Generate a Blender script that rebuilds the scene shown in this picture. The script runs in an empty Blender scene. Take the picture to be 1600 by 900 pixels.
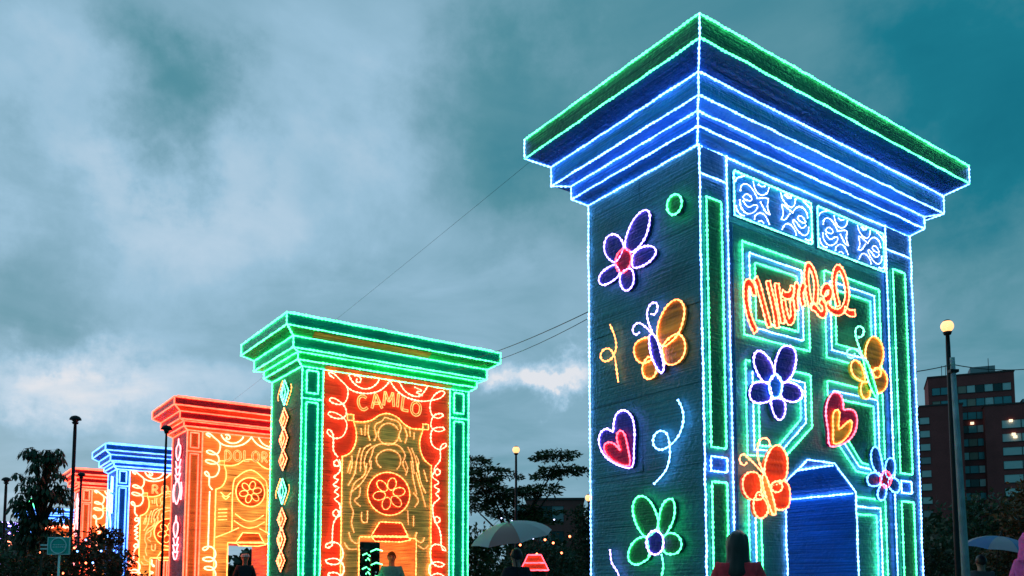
import bpy, bmesh, math, random
import numpy as np
from mathutils import Vector, Matrix
R = math.radians
random.seed(7)
rng = np.random.default_rng(11)
scene = bpy.context.scene
COL = scene.collection

# ------------------------------------------------------------------ camera
cam_data = bpy.data.cameras.new('camera')
cam_data.sensor_width = 36.0
cam_data.lens = 29.78
cam_data.shift_y = 0.2224
cam_data.clip_start = 0.1
cam_data.clip_end = 3000
camera = bpy.data.objects.new('camera', cam_data)
camera.location = (0, 0, 1.12)
camera.rotation_euler = (R(90 + 4.7165), 0, 0)
COL.objects.link(camera)
scene.camera = camera

# ------------------------------------------------------------------ exposure
scene.view_settings.view_transform = 'Standard'
scene.view_settings.look = 'None'
scene.view_settings.exposure = 0.0
scene.view_settings.gamma = 1.0
scene.cycles.use_denoising = True
scene.cycles.max_bounces = 6
scene.cycles.diffuse_bounces = 3
scene.cycles.glossy_bounces = 3
scene.cycles.sample_clamp_indirect = 4.0
scene.cycles.caustics_reflective = False
scene.cycles.caustics_refractive = False

# ------------------------------------------------------------------ world: overcast dusk sky
world = bpy.data.worlds.new('World')
scene.world = world
world.use_nodes = True
wt = world.node_tree
wt.nodes.clear()


def wn(kind, **kw):
    n = wt.nodes.new(kind)
    for k, v in kw.items():
        setattr(n, k, v)
    return n


def wl(a, b):
    wt.links.new(a, b)


def wmath(op, a, b=None, c=None, clamp=False):
    n = wn('ShaderNodeMath', operation=op)
    n.use_clamp = clamp
    for i, v in enumerate((a, b, c)):
        if v is None:
            continue
        if isinstance(v, (int, float)):
            n.inputs[i].default_value = v
        else:
            wl(v, n.inputs[i])
    return n.outputs[0]


SUN_AZ, SUN_EL = -38.0, 3.0          # the sun has gone down behind the clouds, to the left
wcoord = wn('ShaderNodeTexCoord').outputs['Generated']
wsep = wn('ShaderNodeSeparateXYZ')
wl(wcoord, wsep.inputs[0])
# clouds lie on a flat layer overhead: stretch the direction onto it
den = wmath('ADD', wmath('MAXIMUM', wsep.outputs[2], 0.0), 0.16)
wcomb = wn('ShaderNodeCombineXYZ')
wl(wmath('DIVIDE', wsep.outputs[0], den), wcomb.inputs[0])
wl(wmath('DIVIDE', wsep.outputs[1], den), wcomb.inputs[1])


def wnoise(vec, scale, detail, rough=0.55, dist=0.0, off=0.0):
    mp = wn('ShaderNodeMapping')
    mp.inputs['Location'].default_value = (off, off * 0.7, off * 0.3)
    wl(vec, mp.inputs[0])
    n = wn('ShaderNodeTexNoise')
    n.inputs['Scale'].default_value = scale
    n.inputs['Detail'].default_value = detail
    n.inputs['Roughness'].default_value = rough
    n.inputs['Distortion'].default_value = dist
    wl(mp.outputs[0], n.inputs['Vector'])
    return n


n_big = wnoise(wcomb.outputs[0], 0.75, 5, 0.5, 0.35, 3.1)
n_mid = wnoise(wcomb.outputs[0], 2.1, 6, 0.55, 0.5, 8.4)
# ragged edges for the cloud banks below
warp = wnoise(wcoord, 3.6, 8, 0.62, 0.0, 1.7)
wsub = wn('ShaderNodeVectorMath', operation='SUBTRACT')
wl(warp.outputs['Color'], wsub.inputs[0])
wsub.inputs[1].default_value = (0.5, 0.5, 0.5)
wscl = wn('ShaderNodeVectorMath', operation='SCALE')
wl(wsub.outputs[0], wscl.inputs[0])
wscl.inputs['Scale'].default_value = 0.40
wadd = wn('ShaderNodeVectorMath', operation='ADD')
wl(wcoord, wadd.inputs[0])
wl(wscl.outputs[0], wadd.inputs[1])
wdir = wadd.outputs[0]
val = wmath('MULTIPLY_ADD', n_big.outputs[0], 0.24, 0.42)
val = wmath('ADD', val, wmath('MULTIPLY_ADD', n_mid.outputs[0], 0.44, -0.22))
# the west (left) is still brighter after sunset, all the way round
west = wn('ShaderNodeVectorMath', operation='DOT_PRODUCT')
wl(wcoord, west.inputs[0])
west.inputs[1].default_value = (math.sin(R(SUN_AZ)), math.cos(R(SUN_AZ)), 0)
val = wmath('ADD', val, wmath('MULTIPLY_ADD', west.outputs['Value'], 0.26, -0.13))
# cloud banks and openings: direction, half-size, squash, weight
BANKS = [
    ((-0.4628, 0.773, 0.434), 0.22, 1.3, 0.1),
    ((-0.3289, 0.8377, 0.436), 0.28, 1.5, 0.16),
    ((-0.3452, 0.792, 0.5036), 0.15, 1.2, -0.36),
    ((-0.4378, 0.8106, 0.3889), 0.1, 1.2, -0.14),
    ((-0.4344, 0.737, 0.5178), 0.14, 1.2, 0.08),
    ((-0.4243, 0.8754, 0.2316), 0.22, 3.2, 0.17),
    ((-0.2848, 0.9249, 0.252), 0.16, 3.0, 0.1),
    ((-0.2074, 0.8162, 0.5393), 0.3, 1.2, 0.12),
    ((-0.0275, 0.8716, 0.4894), 0.2, 1.3, -0.24),
    ((0.0448, 0.972, 0.2306), 0.17, 3.4, 0.62),
    ((-0.4817, 0.8455, 0.2303), 0.16, 3.0, 0.12),
    ((-0.4932, 0.8145, 0.3056), 0.14, 1.4, -0.12),
    ((0.2486, 0.8019, 0.5433), 0.34, 1.3, -0.09),
    ((0.46, 0.7549, 0.4674), 0.22, 1.0, -0.28),
    ((0.4828, 0.8178, 0.3134), 0.34, 1.4, -0.04),
    ((-0.1436, 0.9241, 0.3541), 0.2, 1.5, -0.02),
    ((0.1322, 0.8333, 0.5368), 0.3, 1.2, -0.05),
]
for (bx, by, bz), rad, squash, wgt in BANKS:
    df = wn('ShaderNodeVectorMath', operation='SUBTRACT')
    wl(wdir, df.inputs[0])
    df.inputs[1].default_value = (bx, by, bz)
    sc = wn('ShaderNodeVectorMath', operation='MULTIPLY')
    wl(df.outputs[0], sc.inputs[0])
    sc.inputs[1].default_value = (1, 1, squash)
    ln = wn('ShaderNodeVectorMath', operation='LENGTH')
    wl(sc.outputs[0], ln.inputs[0])
    mr = wn('ShaderNodeMapRange', interpolation_type='SMOOTHERSTEP')
    wl(ln.outputs['Value'], mr.inputs[0])
    mr.inputs[1].default_value = 0.0
    mr.inputs[2].default_value = rad
    mr.inputs[3].default_value = wgt
    mr.inputs[4].default_value = 0.0
    val = wmath('ADD', val, mr.outputs[0])
ramp = wn('ShaderNodeValToRGB')
cr = ramp.color_ramp
stops = [(0.0, (0.0, 0.12, 0.19)),
 (0.22, (0.01, 0.2, 0.28)),
 (0.42, (0.1, 0.3, 0.38)),
 (0.58, (0.21, 0.41, 0.53)),
 (0.74, (0.34, 0.56, 0.73)),
 (0.9, (0.54, 0.7, 0.85)),
 (1.0, (0.8, 0.83, 0.89))]
cr.elements[0].position, cr.elements[0].color = stops[0][0], (*stops[0][1], 1)
cr.elements[1].position, cr.elements[1].color = stops[-1][0], (*stops[-1][1], 1)
for p_, c_ in stops[1:-1]:
    e = cr.elements.new(p_)
    e.color = (*c_, 1)
wl(val, ramp.inputs[0])
sky = wn('ShaderNodeTexSky', sky_type='NISHITA')
sky.sun_disc = False
sky.sun_elevation = R(SUN_EL)
sky.sun_rotation = R(SUN_AZ)
sky_bg = wn('ShaderNodeBackground')
wl(sky.outputs[0], sky_bg.inputs[0])
sky_bg.inputs[1].default_value = 0.05
cl_bg = wn('ShaderNodeBackground')
wl(ramp.outputs[0], cl_bg.inputs[0])
cl_bg.inputs[1].default_value = 1.0
wmix = wn('ShaderNodeMixShader')
wmix.inputs[0].default_value = 0.93
wl(sky_bg.outputs[0], wmix.inputs[1])
wl(cl_bg.outputs[0], wmix.inputs[2])
wout = wn('ShaderNodeOutputWorld')
wl(wmix.outputs[0], wout.inputs[0])

# ------------------------------------------------------------------ sun (faint, behind cloud)
sun_data = bpy.data.lights.new('sun', 'SUN')
sun_data.energy = 0.12
sun_data.angle = R(25)
sun_data.color = (1.0, 0.9, 0.8)
sun = bpy.data.objects.new('sun', sun_data)
sun.rotation_euler = (R(90 - 12), 0, R(180 - SUN_AZ))
COL.objects.link(sun)


# ================================================================== helpers
def link(o, parent=None):
    COL.objects.link(o)
    if parent is not None:
        o.parent = parent
    return o


def tag(o, label=None, cat=None, group=None, kind=None):
    if label: o['label'] = label
    if cat: o['category'] = cat
    if group: o['group'] = group
    if kind: o['kind'] = kind
    return o


def empty(name, loc=(0, 0, 0), rz=0.0):
    o = bpy.data.objects.new(name, None)
    o.empty_display_size = 0.2
    o.location = loc
    o.rotation_euler = (0, 0, rz)
    return link(o)


class MB:
    """collects geometry with material slots, builds one mesh object"""
    def __init__(self):
        self.v, self.f, self.m, self.s = [], [], [], []

    def add(self, vs, fs, mi=0, smooth=False):
        o = len(self.v)
        self.v += [tuple(map(float, p)) for p in vs]
        self.f += [tuple(i + o for i in f) for f in fs]
        self.m += [mi] * len(fs)
        self.s += [smooth] * len(fs)
        return self

    def box(self, x0, x1, y0, y1, z0, z1, mi=0):
        vs = [(x, y, z) for z in (z0, z1) for y in (y0, y1) for x in (x0, x1)]
        fs = [(0, 2, 3, 1), (4, 5, 7, 6), (0, 1, 5, 4), (2, 6, 7, 3), (0, 4, 6, 2), (1, 3, 7, 5)]
        return self.add(vs, fs, mi)

    def tube(self, pts, r, closed=False, sides=6, mi=0, cap=True):
        P = [Vector(p) for p in pts]
        n = len(P)
        rad = r if isinstance(r, (list, tuple)) else [r] * n
        vs, fs = [], []
        up0 = None
        for i in range(n):
            a = P[(i - 1) % n] if (closed or i > 0) else P[i]
            b = P[(i + 1) % n] if (closed or i < n - 1) else P[i]
            t = b - a
            if t.length < 1e-9: t = Vector((0, 0, 1))
            t.normalize()
            if up0 is None:
                up0 = Vector((0, 0, 1)) if abs(t.z) < 0.9 else Vector((1, 0, 0))
            u = up0 - t * up0.dot(t)
            if u.length < 1e-4:
                u = Vector((0, 1, 0)) - t * t.y
                if u.length < 1e-4: u = Vector((1, 0, 0)) - t * t.x
            u.normalize()
            up0 = u
            w = t.cross(u)
            for k in range(sides):
                an = 2 * math.pi * k / sides
                vs.append(P[i] + (u * math.cos(an) + w * math.sin(an)) * rad[i])
        m = n if closed else n - 1
        for i in range(m):
            j = (i + 1) % n
            for k in range(sides):
                k2 = (k + 1) % sides
                fs.append((i * sides + k, i * sides + k2, j * sides + k2, j * sides + k))
        if cap and not closed:
            fs.append(tuple(reversed(range(sides))))
            fs.append(tuple((n - 1) * sides + k for k in range(sides)))
        return self.add(vs, fs, mi, True)

    def lathe(self, prof, c=(0, 0, 0), n=16, mi=0):
        vs, fs = [], []
        for r_, z_ in prof:
            for k in range(n):
                a = 2 * math.pi * k / n
                vs.append((c[0] + r_ * math.cos(a), c[1] + r_ * math.sin(a), c[2] + z_))
        for i in range(len(prof) - 1):
            for k in range(n):
                k2 = (k + 1) % n
                fs.append((i * n + k, i * n + k2, (i + 1) * n + k2, (i + 1) * n + k))
        return self.add(vs, fs, mi, True)

    def slab(self, pts, frame, d0, d1, mi=0):
        """polygon in face coordinates, extruded between stand-offs d0 and d1"""
        n = len(pts)
        vs = [frame(a, b, d1) for a, b in pts] + [frame(a, b, d0) for a, b in pts]
        fs = [tuple(range(n)), tuple(reversed(range(n, 2 * n)))]
        fs += [(i, n + i, n + (i + 1) % n, (i + 1) % n) for i in range(n)]
        return self.add(vs, fs, mi)

    def build(self, name, mats, parent=None):
        me = bpy.data.meshes.new(name)
        me.from_pydata(self.v, [], self.f)
        for m in (mats if isinstance(mats, (list, tuple)) else [mats]):
            me.materials.append(m)
        me.polygons.foreach_set('material_index', self.m)
        me.polygons.foreach_set('use_smooth', self.s)
        me.update()
        return link(bpy.data.objects.new(name, me), parent)


def smooth(pts, step=0.05, closed=False):
    """Catmull-Rom through 2-D or 3-D points"""
    P = [np.array(p, float) for p in pts]
    n = len(P)
    out = []
    m = n if closed else n - 1
    for i in range(m):
        p1, p2 = P[i], P[(i + 1) % n]
        p0 = P[(i - 1) % n] if (closed or i > 0) else p1 * 2 - p2
        p3 = P[(i + 2) % n] if (closed or i < n - 2) else p2 * 2 - p1
        k = max(2, min(8, int(np.linalg.norm(p2 - p1) / step)))
        for j in range(k):
            t = j / k
            out.append(0.5 * (2 * p1 + (p2 - p0) * t + (2 * p0 - 5 * p1 + 4 * p2 - p3) * t * t
                              + (3 * p1 - p0 - 3 * p2 + p3) * t ** 3))
    if not closed:
        out.append(P[-1])
    return [tuple(float(x) for x in q) for q in out]


def dense(pts, step=0.12, closed=False, wob=0.0):
    """straight runs cut into short steps so the rope hangs a little unevenly"""
    out = []
    n = len(pts)
    for i in range(n if closed else n - 1):
        a, b = np.array(pts[i], float), np.array(pts[(i + 1) % n], float)
        k = max(1, int(np.linalg.norm(b - a) / step))
        for j in range(k):
            q = a + (b - a) * j / k
            if wob and j:
                q = q + rng.normal(0, wob, len(q))
            out.append(tuple(q))
    if not closed:
        out.append(tuple(pts[-1]))
    return out


def resample(P, step, closed=False):
    """points at even spacing along a polyline"""
    A = np.array(list(P) + ([P[0]] if closed else []), float)
    seg = np.linalg.norm(np.diff(A, axis=0), axis=1)
    cum = np.concatenate([[0], np.cumsum(seg)])
    n = max(4, int(round(cum[-1] / step / 2)) * 2)
    t = np.linspace(0, cum[-1], n, endpoint=False) if closed else np.linspace(0, cum[-1], n + 1)
    return [tuple(float(np.interp(u, cum, A[:, k])) for k in range(3)) for u in t]


# ------------------------------------------------------------------ materials
def mat(name):
    m = bpy.data.materials.new(name)
    m.use_nodes = True
    nt = m.node_tree
    b = nt.nodes['Principled BSDF']
    return m, nt, b


def N(nt, kind, **kw):
    n = nt.nodes.new(kind)
    for k, v in kw.items():
        setattr(n, k, v)
    return n


def mramp(nt, src, stops_):
    r_ = N(nt, 'ShaderNodeValToRGB')
    el = r_.color_ramp.elements
    el[0].position, el[0].color = stops_[0][0], (*stops_[0][1], 1)
    el[1].position, el[1].color = stops_[-1][0], (*stops_[-1][1], 1)
    for p_, c_ in stops_[1:-1]:
        q = el.new(p_)
        q.color = (*c_, 1)
    nt.links.new(src, r_.inputs[0])
    return r_.outputs[0]


def rope_mat(name, col, strength, var=0.5):
    """LED rope: small lamps along a clear hose, some brighter than others"""
    m, nt, b = mat(name)
    b.inputs['Base Color'].default_value = (*[0.3 + 0.4 * c for c in col], 1)
    b.inputs['Roughness'].default_value = 0.35
    b.inputs['Emission Color'].default_value = (*col, 1)
    tc = N(nt, 'ShaderNodeTexCoord')
    n1 = N(nt, 'ShaderNodeTexNoise')
    n1.inputs['Scale'].default_value = 17.0
    n1.inputs['Detail'].default_value = 1.0
    nt.links.new(tc.outputs['Object'], n1.inputs['Vector'])
    n2 = N(nt, 'ShaderNodeTexNoise')
    n2.inputs['Scale'].default_value = 1.7
    nt.links.new(tc.outputs['Object'], n2.inputs['Vector'])
    mu = N(nt, 'ShaderNodeMath', operation='MULTIPLY')
    nt.links.new(n1.outputs[0], mu.inputs[0])
    nt.links.new(n2.outputs[0], mu.inputs[1])
    mr = N(nt, 'ShaderNodeMapRange')
    nt.links.new(mu.outputs[0], mr.inputs[0])
    mr.inputs[1].default_value = 0.13
    mr.inputs[2].default_value = 0.40
    mr.inputs[3].default_value = strength * (1 - var * 0.6)
    mr.inputs[4].default_value = strength * (1 + var)
    nt.links.new(mr.outputs[0], b.inputs['Emission Strength'])
    return m


def foil_mat(name, col, rib=55.0, metal=0.25, rough=0.42, vary=0.35, axis=2, glow=0.0):
    """metallic raffia wound on a frame: fine horizontal ribs, uneven sheen"""
    m, nt, b = mat(name)
    tc = N(nt, 'ShaderNodeTexCoord')
    mp = N(nt, 'ShaderNodeMapping')
    sc = [1.2, 1.2, 1.2]
    sc[axis] = rib
    mp.inputs['Scale'].default_value = sc
    nt.links.new(tc.outputs['Object'], mp.inputs[0])
    n1 = N(nt, 'ShaderNodeTexNoise')
    n1.inputs['Scale'].default_value = 1.0
    n1.inputs['Detail'].default_value = 3.0
    nt.links.new(mp.outputs[0], n1.inputs['Vector'])
    n2 = N(nt, 'ShaderNodeTexNoise')
    n2.inputs['Scale'].default_value = 26.0
    n2.inputs['Detail'].default_value = 2.0
    nt.links.new(tc.outputs['Object'], n2.inputs['Vector'])
    n3 = N(nt, 'ShaderNodeTexNoise')
    n3.inputs['Scale'].default_value = 1.3
    n3.inputs['Detail'].default_value = 3.0
    nt.links.new(tc.outputs['Object'], n3.inputs['Vector'])
    mu = N(nt, 'ShaderNodeMath', operation='MULTIPLY')
    nt.links.new(n1.outputs[0], mu.inputs[0])
    nt.links.new(n3.outputs[0], mu.inputs[1])
    lo = tuple(c * (1 - vary) for c in col)
    hi = tuple(min(1, c * (1 + vary)) for c in col)
    c_ = mramp(nt, mu.outputs[0], [(0.13, lo), (0.25, col), (0.40, hi)])
    nt.links.new(c_, b.inputs['Base Color'])
    if glow:
        # added self-glow in the foil's own colour, streaked by the ribs; no lamps behind
        nt.links.new(c_, b.inputs['Emission Color'])
        er = N(nt, 'ShaderNodeMapRange')
        nt.links.new(n1.outputs[0], er.inputs[0])
        er.inputs[1].default_value = 0.3
        er.inputs[2].default_value = 0.7
        er.inputs[3].default_value = glow * 0.5
        er.inputs[4].default_value = glow * 1.5
        nt.links.new(er.outputs[0], b.inputs['Emission Strength'])
    b.inputs['Metallic'].default_value = metal
    rr = N(nt, 'ShaderNodeMapRange')
    nt.links.new(n2.outputs[0], rr.inputs[0])
    rr.inputs[1].default_value = 0.3
    rr.inputs[2].default_value = 0.7
    rr.inputs[3].default_value = rough - 0.1
    rr.inputs[4].default_value = rough + 0.18
    nt.links.new(rr.outputs[0], b.inputs['Roughness'])
    ad = N(nt, 'ShaderNodeMath', operation='ADD')
    nt.links.new(n1.outputs[0], ad.inputs[0])
    nt.links.new(n2.outputs[0], ad.inputs[1])
    bp = N(nt, 'ShaderNodeBump')
    bp.inputs['Strength'].default_value = 0.5
    bp.inputs['Distance'].default_value = 0.02
    nt.links.new(ad.outputs[0], bp.inputs['Height'])
    nt.links.new(bp.outputs[0], b.inputs['Normal'])
    return m


def plain(name, col, rough=0.6, metal=0.0, vary=0.2, scale=8.0, bump=0.0, emit=None, es=0.0):
    m, nt, b = mat(name)
    tc = N(nt, 'ShaderNodeTexCoord')
    n1 = N(nt, 'ShaderNodeTexNoise')
    n1.inputs['Scale'].default_value = scale
    n1.inputs['Detail'].default_value = 5.0
    nt.links.new(tc.outputs['Object'], n1.inputs['Vector'])
    c_ = mramp(nt, n1.outputs[0], [(0.3, tuple(c * (1 - vary) for c in col)), (0.7, tuple(min(1, c * (1 + vary)) for c in col))])
    nt.links.new(c_, b.inputs['Base Color'])
    b.inputs['Roughness'].default_value = rough
    b.inputs['Metallic'].default_value = metal
    if bump:
        bp = N(nt, 'ShaderNodeBump')
        bp.inputs['Strength'].default_value = bump
        bp.inputs['Distance'].default_value = 0.02
        nt.links.new(n1.outputs[0], bp.inputs['Height'])
        nt.links.new(bp.outputs[0], b.inputs['Normal'])
    if emit:
        b.inputs['Emission Color'].default_value = (*emit, 1)
        b.inputs['Emission Strength'].default_value = es
    return m


def leaf_mat(name, lo, hi, rough=0.55):
    m, nt, b = mat(name)
    g = N(nt, 'ShaderNodeNewGeometry')
    c_ = mramp(nt, g.outputs['Random Per Island'], [(0.0, lo), (0.6, tuple((a + c) / 2 for a, c in zip(lo, hi))), (1.0, hi)])
    nt.links.new(c_, b.inputs['Base Color'])
    b.inputs['Roughness'].default_value = rough
    tr = N(nt, 'ShaderNodeBsdfTranslucent')
    nt.links.new(c_, tr.inputs[0])
    mx = N(nt, 'ShaderNodeMixShader')
    mx.inputs[0].default_value = 0.25
    out = nt.nodes['Material Output']
    nt.links.new(b.outputs[0], mx.inputs[1])
    nt.links.new(tr.outputs[0], mx.inputs[2])
    nt.links.new(mx.outputs[0], out.inputs[0])
    return m


M = {}
LED = {'farblue': ((0.12, 0.34, 1.0), 3.6),
 'sign': ((1.0, 0.16, 0.08), 13.0),
 'blue': ((0.15, 0.38, 1.0), 7.0),
 'azure': ((0.08, 0.3, 1.0), 6.0),
 'violet': ((0.38, 0.26, 1.0), 6.5),
 'white': ((0.55, 0.62, 1.0), 3.4),
 'green': ((0.06, 1.0, 0.3), 6.5),
 'mint': ((0.14, 1.0, 0.55), 5.0),
 'orange': ((1.0, 0.19, 0.075), 6.5),
 'amber': ((1.0, 0.26, 0.06), 5.0),
 'faint': ((1.0, 0.36, 0.1), 2.0),
 'peach': ((1.0, 0.25, 0.14), 6.0),
 'redorange': ((1.0, 0.085, 0.04), 4.6),
 'red': ((1.0, 0.05, 0.08), 6.5),
 'pink': ((1.0, 0.12, 0.2), 5.0),
 'pinkwhite': ((1.0, 0.25, 0.27), 4.5)}
for k_, (c_, s_) in LED.items():
    M['led_' + k_] = rope_mat('led_' + k_, c_, s_)
FOIL = {'hot': (0.9, 0.045, 0.006),
 'soffit_glow': (0.55, 0.24, 0.03),
 'blue': (0.01, 0.22, 0.72),
 'deepblue': (0.005, 0.11, 0.42),
 'blue2': (0.01, 0.2, 0.75),
 'skyblue': (0.02, 0.28, 0.85),
 'bluegreen': (0.06, 0.22, 0.42),
 'bluegreen2': (0.07, 0.26, 0.31),
 'teal': (0.03, 0.22, 0.24),
 'teal2': (0.0, 0.4, 0.32),
 'green': (0.0, 0.4, 0.22),
 'deepgreen': (0.02, 0.14, 0.1),
 'green2': (0.0, 0.46, 0.14),
 'darkgreen': (0.01, 0.18, 0.07),
 'navy': (0.015, 0.025, 0.3),
 'darkteal': (0.0, 0.08, 0.22),
 'crimson': (0.5, 0.0, 0.1),
 'orange': (0.85, 0.2, 0.03),
 'redorange': (0.85, 0.09, 0.01),
 'redorange2': (0.85, 0.13, 0.02),
 'amber': (0.75, 0.36, 0.02),
 'amber2': (0.65, 0.24, 0.02),
 'gold': (0.62, 0.4, 0.08),
 'gold2': (0.92, 0.27, 0.04),
 'red': (0.8, 0.045, 0.01),
 'red2': (0.6, 0.01, 0.02),
 'maroon': (0.36, 0.0, 0.03),
 'brown': (0.14, 0.05, 0.01),
 'pinkwhite': (0.85, 0.4, 0.4)}
GLOW = {'hot': 0.42, 'soffit_glow': 0.1, 'orange': 0.8, 'redorange': 0.7, 'redorange2': 0.5, 'gold': 0.2, 'gold2': 0.95, 'red': 0.45, 'red2': 0.12, 'maroon': 0.12, 'amber': 0.2, 'amber2': 0.15, 'blue': 0.02, 'blue2': 0.06, 'skyblue': 0.06}  # self-glow added per foil to brighten the panels
RIB = {'hot': 22.0, 'amber': 24.0, 'amber2': 24.0, 'redorange': 26.0, 'gold': 40.0, 'gold2': 40.0}
for k_, c_ in FOIL.items():
    M['foil_' + k_] = foil_mat('foil_' + k_, c_, glow=GLOW.get(k_, 0.0), rib=RIB.get(k_, 55.0), vary=.6 if k_ in RIB else .35)
M['bark'] = plain('bark', (0.05, 0.04, 0.03), 0.9, vary=0.4, scale=12, bump=0.6)
M['leaf_dark'] = leaf_mat('leaf_dark', (0.012, 0.028, 0.014), (0.05, 0.09, 0.038))
M['leaf_mid'] = leaf_mat('leaf_mid', (0.018, 0.045, 0.015), (0.05, 0.10, 0.03))
M['leaf_olive'] = leaf_mat('leaf_olive', (0.018, 0.020, 0.008), (0.065, 0.055, 0.02))
M['leaf_warm'] = leaf_mat('leaf_warm', (0.03, 0.03, 0.01), (0.22, 0.09, 0.03))
M['post'] = plain('post', (0.012, 0.013, 0.016), 0.45, 0.6)
M['globe_lit'] = plain('globe_lit', (0.9, 0.8, 0.7), 0.3, emit=(1.0, 0.45, 0.16), es=1.9)
M['globe_off'] = plain('globe_off', (0.02, 0.02, 0.02), 0.25)
M['concrete'] = plain('concrete', (0.30, 0.33, 0.34), 0.8, vary=0.3, scale=5, bump=0.3)
M['cable'] = plain('cable', (0.012, 0.013, 0.015), 0.6)
M['paving'] = plain('paving', (0.16, 0.155, 0.15), 0.7, vary=0.35, scale=1.5, bump=0.2)
M['grass'] = plain('grass', (0.03, 0.05, 0.02), 0.9, vary=0.5, scale=1.0, bump=0.4)

# ================================================================== setting: ground
g = MB()
g.add([(-900, -60, 0), (900, -60, 0), (900, 1500, 0), (-900, 1500, 0)], [(0, 1, 2, 3)])
tag(g.build('ground', M['grass']), kind='structure')
g = MB()
g.add([(-14, -8, .004), (14, -8, .004), (14, 26, .004), (-30, 62, .004), (-52, 62, .004), (-14, 16, .004)], [(0, 1, 2, 3, 4, 5)])
tag(g.build('pavement', M['paving']), kind='structure')

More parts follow.
